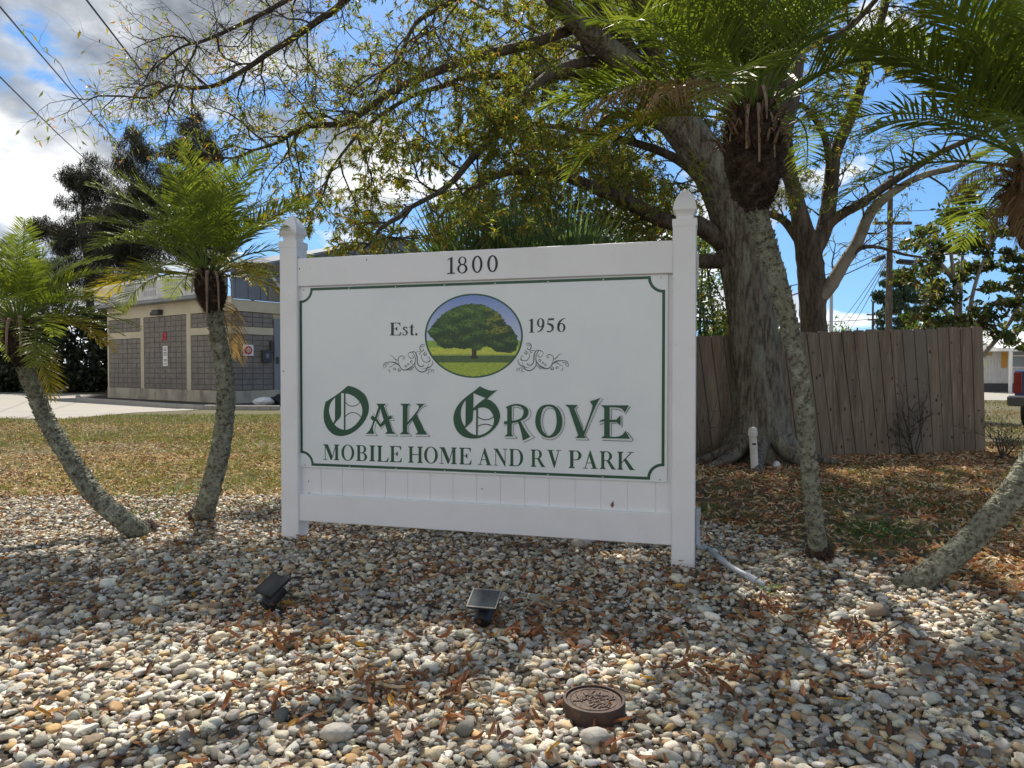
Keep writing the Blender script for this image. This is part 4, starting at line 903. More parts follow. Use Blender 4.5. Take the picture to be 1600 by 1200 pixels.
# ============================================================ BROADLEAF TREES
OC = np.array([(.12, .155, .038), (.165, .20, .045), (.25, .26, .06), (.30, .23, .03), (.44, .21, .03), (.24, .13, .06)])
def grow(limbs, leaf_L, density, palette_p, lev_len=(1.6, .75, .34), kids=(5, 5, 4), bare=None, droop=.1, seed=3, size_leaf=(.05, .09), thick=1.0, leafw=.28, per=3):
    """limbs: list of (points, radii, leafiness). Returns limb tubes, twig tubes and leaves"""
    r_ = random.Random(seed); W = []; TW = Acc(); LP_ = []
    def axis(p, d, L, n, wob):
        P = [p]; q = d.copy()
        for i in range(n):
            q = q+np.array((r_.gauss(0, wob), r_.gauss(0, wob), r_.gauss(0, wob)-droop*.12)); q /= np.linalg.norm(q); P.append(P[-1]+q*L/n)
        return P
    def rec(p, d, L, rad, lev, lf):
        n = 5 if lev == 0 else (4 if lev == 1 else 3); P = axis(p, d, L, n, .26)
        V, Fc = tube(P, np.linspace(rad, rad*.3, n+1), 5 if lev == 0 else 3); TW.add(V, Fc)
        if lev < 2:
            for k in range(r_.randint(max(1, kids[lev+1]-1), kids[lev+1]+2)):
                t = r_.uniform(.2, 1.0)*n; i = min(int(t), n-1); q = P[i]+(P[i+1]-P[i])*(t-i)
                dd = (P[i+1]-P[i])/np.linalg.norm(P[i+1]-P[i]); v = np.array((r_.gauss(0, 1), r_.gauss(0, 1), r_.gauss(0, 1))); v -= dd*v.dot(dd); v /= np.linalg.norm(v)
                rec(q, dd*.7+v*.75, lev_len[lev+1]*r_.uniform(.6, 1.25), rad*.42, lev+1, lf)
        if lev >= 1:
            for k in range(int(per*(2 if lev == 2 else 1))):
                if r_.random() < lf*density:
                    t = r_.uniform(.3, 1.0)*n; i = min(int(t), n-1); q = P[i]+(P[i+1]-P[i])*(t-i); LP_.append((q, (P[i+1]-P[i])))
    for (pts, rad, lf, kd, ll) in limbs:
        Q, Rr = spline(pts, rad, 6); W.append((Q, Rr)); n = len(Q)
        tot = 0
        for k in range(kd):
            t = (.12+.88*(k+r_.random())/kd)*(n-1); i = min(int(t), n-2); q = Q[i]+(Q[i+1]-Q[i])*(t-i); dd = (Q[i+1]-Q[i]); dd = dd/np.linalg.norm(dd)
            v = np.array((r_.gauss(0, 1), r_.gauss(0, .9), r_.gauss(0, .9))); v -= dd*v.dot(dd); v /= np.linalg.norm(v)+1e-9
            rec(q, dd*.65+v*.8, ll*r_.uniform(.55, 1.2), min(.018*thick, Rr[i]*.5), 0, lf)
        rec(Q[-1], (Q[-1]-Q[-2])/np.linalg.norm(Q[-1]-Q[-2]), ll*.8, Rr[-1]*.9, 0, lf)
    n = len(LP_)
    p = np.array([a for a, b in LP_]); d = np.array([b for a, b in LP_]); d /= np.linalg.norm(d, axis=1)[:, None]
    dirs = d*.5+rng.normal(0, .55, (n, 3))+np.array((0, 0, -.35)); dirs /= np.linalg.norm(dirs, axis=1)[:, None]
    up = rng.normal(0, .6, (n, 3))+np.array((0, 0, .8)); sd_ = np.cross(dirs, up); sd_ /= np.linalg.norm(sd_, axis=1)[:, None]+1e-9; nn = np.cross(sd_, dirs)
    L = rng.uniform(size_leaf[0], size_leaf[1], n)[:, None]*leaf_L; w_ = L*leafw*.5
    V = np.stack([p, p+dirs*L*.45-sd_*w_+nn*w_*.4, p+dirs*L-nn*L*.12, p+dirs*L*.45+sd_*w_+nn*w_*.4, ], 1)
    c = OC[rng.choice(6, n, p=palette_p)]*rng.uniform(.75, 1.25, (n, 1))
    LV = Acc(); b = (np.arange(n)*4)[:, None]; LV.add(V.reshape(-1, 3), np.concatenate([b+np.array([[0, 1, 2]]), b+np.array([[0, 2, 3]])])); LV.C[-1] = np.repeat(c, 4, 0)
    return W, TW, LV, n
def limbmesh(root, Q, Rr, m, name='limb', jit=.03, k=14): V, Fc = tube(Q, Rr, k, jit=jit); return npmesh(name, V, Fc, m, root, smooth=True)
# --- the big oak by the fence
base = gnd(1186, 722)
oak = thing('oak_tree', (base.x, base.y, 0), 'massive grey oak with flared roots before the wooden fence, spreading over the sign', 'tree')
tr_pts = [at(1188, 735, 9.0), at(1188, 716, 9.0), at(1186, 690, 9.0), at(1186, 650, 9.0), at(1183, 590, 9.0), at(1176, 520, 9.0), at(1168, 450, 9.0), at(1160, 390, 8.98), at(1148, 335, 8.95), at(1120, 275, 8.9), at(1085, 225, 8.8), at(1050, 180, 8.7), at(990, 110, 8.4), at(905, 40, 8.0), at(820, -50, 7.7), at(700, -140, 7.2)]
tr_rad = [.56, .49, .415, .355, .315, .30, .30, .305, .30, .26, .235, .21, .145, .105, .075, .05]
Q, Rr = spline(tr_pts, tr_rad, 16)
def flare(t, ang): 
    k = max(0, 1-t*9); return 1+k*.20*np.cos(ang*5+.6)+.035*np.sin(ang*7+t*22)+.03*np.sin(ang*3-t*31)+.010*np.sin(ang*29+3*np.sin(t*60))+rng.normal(0, .007, len(ang))
V, Fc = tube(Q, Rr, 110, rj=flare); npmesh('trunk', V, Fc, M['oakbark'], oak, smooth=True)
for (a, l_) in ((R(195), 1.0), (R(250), .8), (R(-20), .9), (R(215), .9), (R(-60), .6), (R(150), .8)):
    d = Vector((math.cos(a), math.sin(a), 0)); P = [base+d*.30+UP*.28, base+d*.5+UP*.12, base+d*(.55+.3*l_)+UP*.035, base+d*(.6+.6*l_)+UP*-.03]
    limbmesh(oak, *spline(P, [.13, .085, .05, .02], 5), M['oakbark'], 'root_flare')
P_ = lambda D, *q: [at(x, y, D if not isinstance(D, (list, tuple)) else D[0]+(D[1]-D[0])*i/(len(q)-1)) for i, (x, y) in enumerate(q)]
rl = lambda a, b, n: list(np.linspace(a, b, n))
LIMB = [
 # (points, radii, leafiness, branches, branch length)
 (P_((8.8, 6.6), (985, 110), (930, 95), (867, 112), (823, 150), (783, 203), (740, 245), (700, 290), (640, 325)), rl(.12, .035, 8), 1.0, 16, .9),
 (P_((8.2, 6.4), (905, 40), (840, 65), (750, 88), (713, 100), (653, 123), (607, 147), (560, 180), (537, 193), (483, 197), (457, 208), (433, 223), (395, 235)), rl(.10, .018, 12), .30, 18, .75),
 (P_((9.2, 7.6), (1000, 120), (900, 118), (740, 120), (700, 132), (640, 152), (570, 200), (520, 260)), rl(.08, .02, 7), .9, 18, .9),
 (P_((8.95, 8.3), (1130, 378), (1090, 352), (1040, 345), (980, 315), (920, 290), (860, 270), (790, 270), (730, 300)), rl(.14, .03, 8), 1.0, 20, .9),
 (P_((8.95, 9.2), (1150, 405), (1095, 408), (1040, 402), (960, 400), (880, 380), (800, 350)), rl(.12, .03, 6), .9, 14, .9),
 (P_((9.2, 10.8), (1155, 360), (1110, 300), (1060, 250), (980, 220), (880, 200), (800, 190)), rl(.10, .03, 6), 1.0, 22, 1.2),
 (P_((9.2, 10.6), (1080, 260), (1020, 160), (940, 90), (860, 60), (780, 20)), rl(.09, .03, 5), 1.0, 20, 1.2),
 (P_((8.5, 9.6), (1010, 140), (960, 60), (900, -40), (860, -140)), rl(.10, .04, 4), .7, 14, 1.0),
 (P_((8.98, 9.6), (1166, 350), (1200, 260), (1228, 160), (1245, 60), (1262, -60), (1290, -190)), rl(.24, .07, 6), .8, 16, 1.1),
 (P_((9.3, 10.2), (1236, 110), (1180, 40), (1120, -20), (1040, -90)), rl(.10, .04, 4), 1.0, 14, 1.1),
 (P_((9.6, 10.0), (1250, 30), (1330, -10), (1420, -40), (1500, -90)), rl(.09, .03, 4), .8, 12, 1.0),
 (P_((8.7, 9.5), (1050, 180), (1000, 60), (960, -60)), rl(.08, .04, 3), .8, 12, 1.0),
 (P_((7.6, 7.0), (820, -50), (740, -30), (660, -60)), rl(.06, .03, 3), .5, 8, .8),
]
BARE = [
 (P_((6.9, 6.0), (640, -110), (540, 0), (497, 32), (460, 58), (420, 83), (385, 107), (340, 132), (300, 138), (265, 135), (235, 152), (190, 150)), rl(.06, .010, 11), .07, 17, .60),
 (P_((6.9, 5.9), (600, -90), (520, -40), (443, 3), (387, 33), (320, 63), (287, 72), (245, 97)), rl(.05, .009, 7), .08, 15, .60),
 (P_((7.4, 6.3), (800, -60), (700, 5), (653, 33), (633, 67), (617, 97), (580, 120)), rl(.05, .012, 6), .12, 14, .65),
]
W, TW, LV, nl = grow(LIMB, 1.0, 1.0, [.30, .32, .22, .09, .045, .025], lev_len=(1.0, .50, .24), kids=(5, 5, 4), seed=5, per=16, size_leaf=(.04, .075), leafw=.25, thick=.7)
W2_, TW2, LV2, nl2 = grow(BARE, 1.0, 1.0, [.26, .24, .22, .12, .06, .10], lev_len=(1.0, .48, .20), kids=(6, 7, 6), seed=21, per=5, size_leaf=(.045, .08), leafw=.25, thick=.62)
TW2.build('bare_twigs', M['bark2'], oak); LV2.build('sparse_foliage', M['leaf'], oak, col=True); W = W+W2_
for (q, rr_) in W: limbmesh(oak, q, rr_*(.62 if rr_[0] < .15 and q[0][2] > 3.2 else .9), M['bark2'], 'limb', k=10)
TW.build('twigs', M['bark2'], oak); LV.build('foliage', M['leaf'], oak, col=True)
print('oak leaves', nl)
Vv = lambda *q: [at(1050, 180, 8.7)]+[Vector(p) for p in q]
LO = [(Vv((2.1, 8.2, 5.2), (1.9, 7.2, 6.0), (1.7, 6.3, 6.4), (1.5, 5.4, 6.5)), rl(.10, .03, 5), 1.0, 16, 1.0), (Vv((2.6, 8.3, 5.4), (3.2, 7.4, 6.2), (3.8, 6.2, 6.6), (4.1, 5.0, 6.6)), rl(.10, .03, 5), 1.0, 12, .9),
      (Vv((1.3, 8.0, 5.5), (.5, 7.2, 6.2), (-.1, 6.5, 6.5), (-.8, 5.8, 6.5)), rl(.10, .03, 5), .8, 13, 1.0), (Vv((.6, 8.1, 5.8), (-.8, 7.4, 6.6), (-2.2, 6.8, 6.9), (-3.4, 6.2, 6.8)), rl(.09, .03, 5), .4, 12, .9)]
W, TW, LV, nl = grow(LO, 1.0, 1.0, [.30, .30, .20, .10, .06, .04], lev_len=(1.0, .5, .25), kids=(5, 4, 4), seed=33, per=5, size_leaf=(.06, .10), leafw=.3)
for (q, rr_) in W: limbmesh(oak, q, rr_, M['bark2'], 'limb', k=8)
TW.build('upper_twigs', M['bark2'], oak); LV.build('upper_foliage', M['leaf'], oak, col=True)
LB = [(P_((10.2, 11), (1100, 60), (1010, 0), (900, -30)), rl(.08, .04, 3), 1.0, 16, 1.2), (P_((10.0, 11.5), (1040, 200), (960, 180), (900, 240), (850, 300)), rl(.07, .03, 4), 1.0, 18, 1.2), (P_((10, 11.5), (1220, 200), (1160, 120), (1120, 30), (1090, -60)), rl(.08, .04, 4), 1.0, 18, 1.2), (P_((10.2, 11), (1245, 60), (1300, 60), (1350, 20), (1400, -40)), rl(.07, .03, 4), .8, 14, 1.0)]
W, TW, LV, nl = grow(LB, 1.0, 1.0, [.30, .30, .20, .10, .06, .04], lev_len=(1.1, .55, .26), kids=(5, 5, 4), seed=15, per=14, size_leaf=(.06, .10), leafw=.27)
for (q, rr_) in W: limbmesh(oak, q, rr_, M['bark2'], 'limb', k=10)
TW.build('rear_twigs', M['bark2'], oak); LV.build('rear_foliage', M['leaf'], oak, col=True); print('rear', nl)
# --- second tree behind the fence
b2 = at(1274, 577, 11.5); b2.z = 0
t2 = thing('shade_tree', (b2.x, b2.y, 0), 'tall tree behind the fence with one pale bent limb reaching right', 'tree')
Q, Rr = spline([Vector((b2.x, 11.5, 0)), at(1273, 560, 11.5), at(1271, 500, 11.5), at(1268, 440, 11.5), at(1262, 390, 11.5), at(1248, 330, 11.5), at(1232, 260, 11.5), at(1226, 180, 11.5), at(1228, 60, 11.5), at(1235, -80, 11.5)], [.30, .22, .20, .215, .20, .13, .11, .10, .08, .05], 6)
limbmesh(t2, Q, Rr, M['bark2'], 'trunk', k=18)
L2 = [
 (P_((11.5, 11.4), (1268, 400), (1290, 350), (1298, 290), (1305, 240), (1330, 180), (1350, 120), (1372, 50), (1400, -60)), rl(.14, .05, 8), .7, 12, .9),
 (P_((11.45, 10.6), (1284, 362), (1310, 338), (1345, 318), (1385, 290), (1425, 265), (1475, 235), (1540, 208)), rl(.09, .035, 7), .22, 9, .75),
 (P_((11.5, 12), (1262, 400), (1230, 350), (1205, 335), (1180, 335)), rl(.08, .05, 4), .7, 5, .6),
 (P_((11.5, 11.0), (1298, 290), (1290, 220), (1260, 170), (1230, 160)), rl(.06, .03, 4), .8, 7, .7),
 (P_((11.5, 12.5), (1240, 300), (1215, 240), (1190, 150), (1180, 60)), rl(.09, .04, 4), .9, 10, .9),
]
PALE = [(P_((11.45, 10.6), (1276, 470), (1296, 448), (1318, 412), (1340, 378), (1356, 340), (1375, 316), (1402, 296), (1440, 275), (1500, 258), (1560, 228), (1620, 205)), [.12, .115, .10, .09, .085, .075, .06, .05, .04, .03, .02], .3, 11, .8),
 (P_((11.2, 10.8), (1332, 398), (1350, 386), (1375, 387), (1410, 397), (1440, 402)), rl(.035, .016, 5), .3, 4, .4)]
W, TW, LV, nl = grow(L2+PALE, 1.1, .9, [.34, .30, .20, .09, .04, .03], lev_len=(.9, .45, .24), kids=(5, 4, 3), seed=9, per=4)
for i, (q, rr_) in enumerate(W): limbmesh(t2, q, rr_, M['palebark'] if i == len(L2) else M['bark2'], 'limb', k=10)
TW.build('twigs', M['bark2'], t2); LV.build('foliage', M['leaf'], t2, col=True)
# --- generic leafy mass helper
def foliage(blobs, n, L, wr, cols, p_up=.3, dirmode='rand'):
    """blobs: (centre, (rx,ry,rz), weight)"""
    wts = np.array([b[2] for b in blobs], float); wts /= wts.sum(); ix = rng.choice(len(blobs), n, p=wts)
    c = np.array([tuple(b[0]) for b in blobs])[ix]; r_ = np.array([b[1] for b in blobs])[ix]
    d = rng.normal(0, 1, (n, 3)); d /= np.linalg.norm(d, axis=1)[:, None]; rad = rng.uniform(.0, 1, n)**.45*(1+rng.normal(0, .10, n)); p = c+d*rad[:, None]*r_
    cl = np.sin(p[:, 0]*2.9+p[:, 2]*2.3)+np.sin(p[:, 1]*3.1+p[:, 2]*3.7+1)+np.sin(p[:, 0]*6.1-p[:, 2]*5.3)
    p = p[cl+rng.normal(0, .5, n) > -.75]; n = len(p); d = d[:n]
    if dirmode == 'rand': dirs = rng.normal(0, 1, (n, 3))+d*.6
    elif dirmode == 'up': dirs = rng.normal(0, .35, (n, 3))+np.array((0, 0, 1.0))+d*.4
    else: dirs = rng.normal(0, .35, (n, 3))+np.array((0, 0, -.6))+d*.7
    dirs /= np.linalg.norm(dirs, axis=1)[:, None]; sd_ = np.cross(dirs, rng.normal(0, 1, (n, 3))); sd_ /= np.linalg.norm(sd_, axis=1)[:, None]
    l = rng.uniform(.7, 1.3, (n, 1))*L; w_ = l*wr*.5
    V = np.stack([p-dirs*l*.5, p-sd_*w_, p+dirs*l*.5, p+sd_*w_], 1)
    cc = np.array(cols)[rng.integers(0, len(cols), n)]*rng.uniform(.7, 1.3, (n, 1))
    A = Acc(); A.add(V.reshape(-1, 3), (np.arange(n)*4)[:, None]+np.array([[0, 1, 2, 3]])); A.C[-1] = np.repeat(cc, 4, 0); return A
# --- magnolia at the right, behind the fence
bm_ = at(1505, 577, 12.6); bm_.z = 0
mg = thing('magnolia_tree', (bm_.x, bm_.y, 0), 'dark glossy leaved magnolia with thin upright stems behind the fence end', 'tree')
stems = [P_(12.6, (1505, 600), (1500, 520), (1502, 440), (1506, 360)), P_(12.6, (1510, 600), (1512, 510), (1525, 440), (1550, 380), (1590, 330)), P_((12.6, 12.2), (1500, 610), (1495, 500), (1490, 430), (1480, 330), (1500, 295)),
         P_((12.6, 12.2), (1510, 540), (1480, 490), (1450, 470), (1435, 500)), P_((12.6, 12.3), (1515, 520), (1560, 470), (1600, 480), (1630, 500)), P_((12.6, 12), (1500, 450), (1460, 400), (1440, 370)), P_((12.6, 12.6), (1530, 560), (1580, 500), (1610, 420), (1640, 380))]
for s_ in stems:
    s_[0].z = max(s_[0].z, 0.0); Q, Rr = spline(s_, rl(.045, .018, len(s_)), 5); limbmesh(mg, Q, Rr, M['palebark'], 'stem', k=8)
mb_ = []
for s_ in stems:
    q = spline(s_, None, 6)
    for _ in range(16):
        p_ = Vector(q[rnd.randrange(len(q)//3, len(q))])+Vector((rnd.gauss(0, .28), rnd.gauss(0, .3), rnd.gauss(0, .26))); r_ = rnd.uniform(.08, .24); mb_.append((p_, (r_*1.2, r_, r_*.6), r_**1.5))
for (x, y) in ((1500, 305), (1460, 350), (1530, 345), (1450, 400), (1570, 400), (1600, 440), (1450, 450), (1560, 515), (1605, 535), (1620, 500), (1580, 490), (1470, 500), (1530, 505)):
    for _ in range(3): r_ = rnd.uniform(.09, .22); mb_.append((at(x+rnd.gauss(0, 12), y+rnd.gauss(0, 10), 12.6+rnd.uniform(-.4, .4)), (r_*1.3, r_, r_*.6), r_**1.5))
foliage(mb_, 9500, .13, .46, [(.035, .06, .02), (.05, .08, .025), (.085, .10, .04), (.10, .08, .03)]).build('foliage', M['leaf'], mg, col=True)
# --- bushes behind the sign and behind the fence
def bush(label, px, D, blobs, n, L, cols, wr=.35, cat='bush', name='leafy_bush', grp=None, mode='rand'):
    b = at(px, 577, D); b.z = 0; t = thing(name, tuple(b), label, cat, grp)
    for k in range(5):
        a = rnd.uniform(0, 6.28); x, y, r_ = blobs[rnd.randrange(len(blobs))]; e = at(x, y, D)
        limbmesh(t, *spline([b+Vector((math.cos(a)*.1, math.sin(a)*.1, -.02)), b*.5+e*.5+Vector((rnd.uniform(-.2, .2), rnd.uniform(-.2, .2), -.2)), e], [.05, .03, .012], 5), M['bark2'], 'stem', k=7)
    foliage([(at(x, y, D+rnd.uniform(-.4, .4)), (r_, r_, r_*.9), r_**2) for x, y, r_ in blobs], n, L, wr, cols, dirmode=mode).build('foliage', M['leaf'], t, col=True); return t
BC = [(.06, .10, .02), (.09, .13, .03), (.13, .16, .04), (.20, .14, .04)]
bush('tall olive green bush rising behind the middle of the sign', 800, 10.5, [(720, 400, .9), (770, 350, .9), (840, 360, 1.0), (830, 430, 1.1), (880, 320, .8), (760, 440, 1.0)], 9000, .10, BC)
bush('dense bush behind the sign next to its right post', 960, 11.0, [(930, 360, 1.0), (990, 350, .9), (1040, 400, .9), (960, 440, 1.1), (1020, 330, .7), (900, 400, .9)], 9500, .10, BC)
bush('dark green shrub just over the fence between right post and oak', 1110, 12.5, [(1110, 500, .6), (1095, 440, .6), (1130, 530, .5), (1100, 380, .5), (1120, 560, .5)], 4200, .10, [(.04, .08, .03), (.06, .10, .035)])
bush('low rounded palm bush showing over the fence below the magnolia', 1480, 16, [(1480, 520, .7), (1450, 530, .6), (1510, 530, .6), (1470, 560, .8)], 3000, .22, [(.10, .15, .04), (.14, .19, .05)], wr=.12)
bush('small bush seen between oak and second tree over the fence', 1222, 20, [(1222, 520, .6), (1235, 560, .8)], 900, .16, BC)
bush('pale green far bush beside the thin pole behind the fence', 1302, 45, [(1300, 525, 1.3), (1290, 555, 2)], 1500, .3, [(.12, .17, .06)])
# --- stiff blade palmettos right behind the sign
def palmetto(px, D, top, n, label, spread):
    b = at(px, 577, D); b.z = 0; t = thing('saw_palmetto', tuple(b), label, 'palmetto', 'palmettos behind the sign'); A = Acc(); 
    H = at(px, top, D).z
    mb = MB(); mb.tube(*spline([b-UP*.02, b+Vector((.05, 0, H*.35)), b+Vector((0, 0, H*.55))], [.07, .06, .05], 5)); mb.build('stem', M['boots'], t)
    for f in range(14):
        fa = rnd.uniform(0, 6.28); fe = R(rnd.uniform(40, 85)); fd = np.array((math.cos(fa)*math.cos(fe), math.sin(fa)*math.cos(fe), math.sin(fe))); l0 = H*rnd.uniform(.12, .25)
        c0 = np.array(b)+np.array((0, 0, H*.5)); c1 = c0+fd*l0; V, Fc = tube([c0, c1], [.008, .006], 4); A.add(V, Fc, (.10, .14, .05))
        sd_ = np.cross(fd, (rnd.gauss(0, .3), rnd.gauss(0, .3), 1)); sd_ /= np.linalg.norm(sd_)
        m = int(n/14)
        for k in range(m):
            a = (k/(m-1)-.5)*spread; d = fd*math.cos(a)+sd_*math.sin(a); l_ = H*.34*(1-.2*abs(a))*rnd.uniform(.85, 1.1); w_ = .016
            wv = np.cross(d, np.cross(fd, sd_)); wv /= np.linalg.norm(wv)+1e-9; e = c1+d*l_-np.array((0, 0, .03*rnd.random()))
            A.add([c1, c1+d*l_*.4-wv*w_, e, c1+d*l_*.4+wv*w_], [[0, 1, 2, 3]], tuple(np.array(rnd.choice([(.06, .10, .04), (.08, .13, .05), (.13, .17, .08)]))))
    A.build('foliage', M['leaf'], t, col=True)
palmetto(735, 6.7, 318, 420, 'leftmost palmetto with stiff blades fanning up behind the top rail', 2.6)
palmetto(815, 6.9, 308, 420, 'palmetto of dark stiff blades behind the number on the top rail', 2.6)
palmetto(880, 6.8, 318, 400, 'palmetto with upright blades behind the middle right of the top rail', 2.4)
palmetto(985, 7.0, 340, 260, 'rightmost palmetto with grassy blades near the right post', 2.6)

# ============================================================ FENCE
fa, fb = Vector((1.55, 8.75, 0)), Vector((at(1541, 600, 9.85).x, 9.85, 0)); fe = (fb-fa).normalized(); fn = Vector((fe.y, -fe.x, 0)); FLn = (fb-fa).length
fence = thing('wooden_fence', ((fa.x+fb.x)/2, (fa.y+fb.y)/2, 0), 'weathered brown dog eared board fence leaning to the left behind the oak', 'fence')
RF = Matrix(((fe.x, -fn.x, 0), (fe.y, -fn.y, 0), (0, 0, 1)))
A = MB(); KN = []; nb = int(FLn/.168); 
for i in range(nb):
    u0 = FLn*i/nb; t = i/(nb-1); lean = np.interp(t, [0, .35, .6, .85, 1], [.13, .155, .15, .085, .045]); top = np.interp(t, [0, .3, 1], [1.55, 1.60, 1.75])+rnd.uniform(-.012, .012)
    w_ = FLn/nb+.001; o = rnd.uniform(-.004, .004); th = .018; c_ = .022
    def fp(u, z, f):
        ln_ = np.interp(u/FLn, [0, .35, .6, .85, 1], [.13, .155, .15, .085, .045]); return fa+fe*(u-ln_*z)+fn*(o+f)+UP*z
    prof = [(u0+.003, -.02), (u0+w_, -.02), (u0+w_, top-c_), (u0+w_-c_, top), (u0+.003+c_, top), (u0+.003, top-c_)]
    A.prism([fp(u, z, th/2-.012) for u, z in prof], -fn*.008)
    g_ = .0055; A.prism([fp(u+(g_ if u < u0+w_/2 else -g_), z-(g_ if z > 1 else 0), th/2) for u, z in prof], -fn*.0118)
    for q in range(rnd.randint(1, 4)):
        KN.append((u0+w_*rnd.uniform(.15, .85), rnd.uniform(.1, top-.1), lean, o, rnd.choice((.009, .013, .018))))
A.build('fence_boards', M['fence'], fence)
for (u, z, lean, o, s_) in KN[:80]:
    c_ = fa+fe*(u-lean*z)+fn*(o+.0095)+UP*z; P = [c_+fe*s_*math.cos(a)*.8+UP*s_*1.4*math.sin(a) for a in np.linspace(0, 6.283, 9)[:-1]]
    mb = MB(); mb.prism(P, fn*.0012); mb.build('knot', M['knot'], fence)
for z in (.25, .85, 1.4):
    mb = MB(); mb.box(fa+fe*FLn/2-fn*.032+UP*z-fe*.13*z, (FLn, .035, .085), rot=RF, bev=.003); mb.build('fence_rail', M['fence'], fence)
for k in range(4):
    mb = MB(); u = .1+(FLn-.25)*k/3; mb.box(fa+fe*u-fn*.095+UP*.76, (.09, .09, 1.56), rot=RF, bev=.004); mb.build('fence_post', M['fence'], fence)
# ---------------------------------------------------------- white pipe marker and stone by the oak
p = gnd(1180, 722); pm = thing('pipe_marker', (p.x, p.y, 0), 'short capped white pipe standing in front of the oak trunk', 'pipe')
lx = Vector((-.03, 0, 0)); p2 = Vector(((1181-800)/F*8.1, 8.1, 0)); pm.location = p2; WLOC[pm.name] = p2; s_ = .50
mb = MB(); mb.tube([p2+UP*-.05, p2+lx+UP*s_*.82], [.043, .043], 20); mb.build('pipe', M['pvc'], pm, smooth=False)
mb = MB(); mb.tube([p2+lx+UP*s_*.80, p2+lx+UP*s_*.90, p2+lx+UP*s_*.905, p2+lx+UP*s_*.95, p2+lx+UP*s_*.99, p2+lx+UP*s_*1.0], [.052, .052, .048, .047, .034, .008], 20); mb.build('pipe_cap', M['pvc'], pm)
mb = MB(); mb.box(p2+lx*.6+Vector((-.01, -.044, s_*.62)), (.04, .012, .02)); mb.build('hose_clamp', M['rust'], pm)
p = gnd(1213, 716); V, Fc = ico(2); npm = npmesh('white_stone', V*np.array((.045, .04, .05))*(1+.15*np.sin(V @ np.array((3, 2, 1.))))[:, None]+np.array(((1214-800)/F*8.25, 8.25, .04)), Fc, M['pvc'], smooth=True); tagd(npm, 'small white stone lying at the foot of the oak', 'stone')
for (px, py, D_, s_) in ((1290, 0, 0, 0),): pass
V, Fc = ico(2); p = gnd(548, 0+852)
# larger rocks near the sign foot
for k, (px, py, s_, lab) in enumerate(((907, 858, .07, 'larger grey rock under the bottom rail of the sign'), (1372, 968, .055, 'rough brown stone in the gravel before the leaning right palm'), (525, 1165, .05, 'big smooth cream stone at the lower left of the gravel'), (930, 1172, .045, 'pitted pale stone in the gravel just below the rusty cover'))):
    p = gnd(px, py); V2 = V*np.array((s_, s_*.75, s_*.55))*(1+.12*np.sin(V @ rng.normal(0, 2.4, 3))+.05*np.sin(V @ rng.normal(0, 6, 3)))[:, None]+np.array((p.x, p.y, .04))
    o = npmesh('rock', V2, Fc, mat('rock_%d' % k, (.42, .39, .34) if k != 1 else (.22, .17, .12), .8, (30, 5, (.22, .20, .17), .5, .75), (60, .5, .01)), smooth=True); tagd(o, lab, 'rock')
# ---------------------------------------------------------- dead shrubs
def twiggy(label, px, py, D, h, n, spread, name='dead_shrub', leaves=40, seed=1):
    p = gnd(px, py); p = Vector(((px-800)/F*D, D, 0)); t = thing(name, tuple(p), label, 'shrub'); T = Acc(); r_ = random.Random(seed); LL = []
    def rec(q, d, L, rad, lev):
        P = [q]
        for i in range(4):
            d = d+np.array((r_.gauss(0, .16), r_.gauss(0, .16), r_.gauss(0, .1)+.02)); d /= np.linalg.norm(d); P.append(P[-1]+d*L/4)
        V, Fc = tube(P, np.linspace(rad, rad*.35, 5), 4); T.add(V, Fc)
        if lev < 2:
            for k in range(r_.randint(3, 5)):
                i = r_.randint(1, 4); v = np.array((r_.gauss(0, 1), r_.gauss(0, .6), r_.gauss(0, 1))); rec(P[i], d*.8+v*.45, L*r_.uniform(.45, .75), rad*.45, lev+1)
        elif r_.random() < .5: LL.append(P[r_.randint(2, 4)])
    for k in range(n): a = r_.uniform(-1, 1)*spread; rec(np.array(p)+np.array((r_.gauss(0, .05), r_.gauss(0, .05), -.02)), np.array((math.sin(a), r_.gauss(-.05, .2), math.cos(a))), h*r_.uniform(.6, 1), .011, 0)
    T.build('twigs', M['bark2'], t)
    if LL:
        LL = np.array(LL[:leaves]); A = Acc(); n = len(LL); L = rng.uniform(.03, .05, n); leaf_bits(LL[:, 0], LL[:, 1], LL[:, 2], L, L*.5, np.full((n, 3), .03)*rng.uniform(.6, 1.6, (n, 1)), A, tilt=1.2, n_seg=2); A.build('withered_leaves', M['litter'], t, col=True)
twiggy('bare dry shrub with black withered leaves against the right half of the fence', 1428, 708, 9.35, .75, 6, .75, seed=4)
twiggy('small scraggly twiggy bush beyond the right end of the fence', 1566, 715, 9.2, .5, 7, .5, seed=8)
twiggy('thin bare twigs standing low before the fence between post and oak', 1115, 700, 8.5, .9, 2, .9, seed=12, leaves=4)
# fallen twigs and fronds on gravel
for k, (x0, y0, x1, y1, lab) in enumerate(((1335, 1035, 1430, 965, 'dry curled frond piece lying in the right gravel'), (1010, 850, 1045, 895, 'dark stick leaning in the gravel by the right post'), (330, 1150, 420, 1120, 'thin brown twig lying in the lower left gravel'))):
    a, b = gnd(x0, y0, .045), gnd(x1, y1, .05); m_ = (a+b)/2+Vector((.02, .03, .02)); Q, Rr = spline([a, m_, b], [.003, .004, .002], 8); V, Fc = tube(Q, Rr, 6); o = npmesh('fallen_stick', V, Fc, M['bark2']); tagd(o, lab, 'stick')

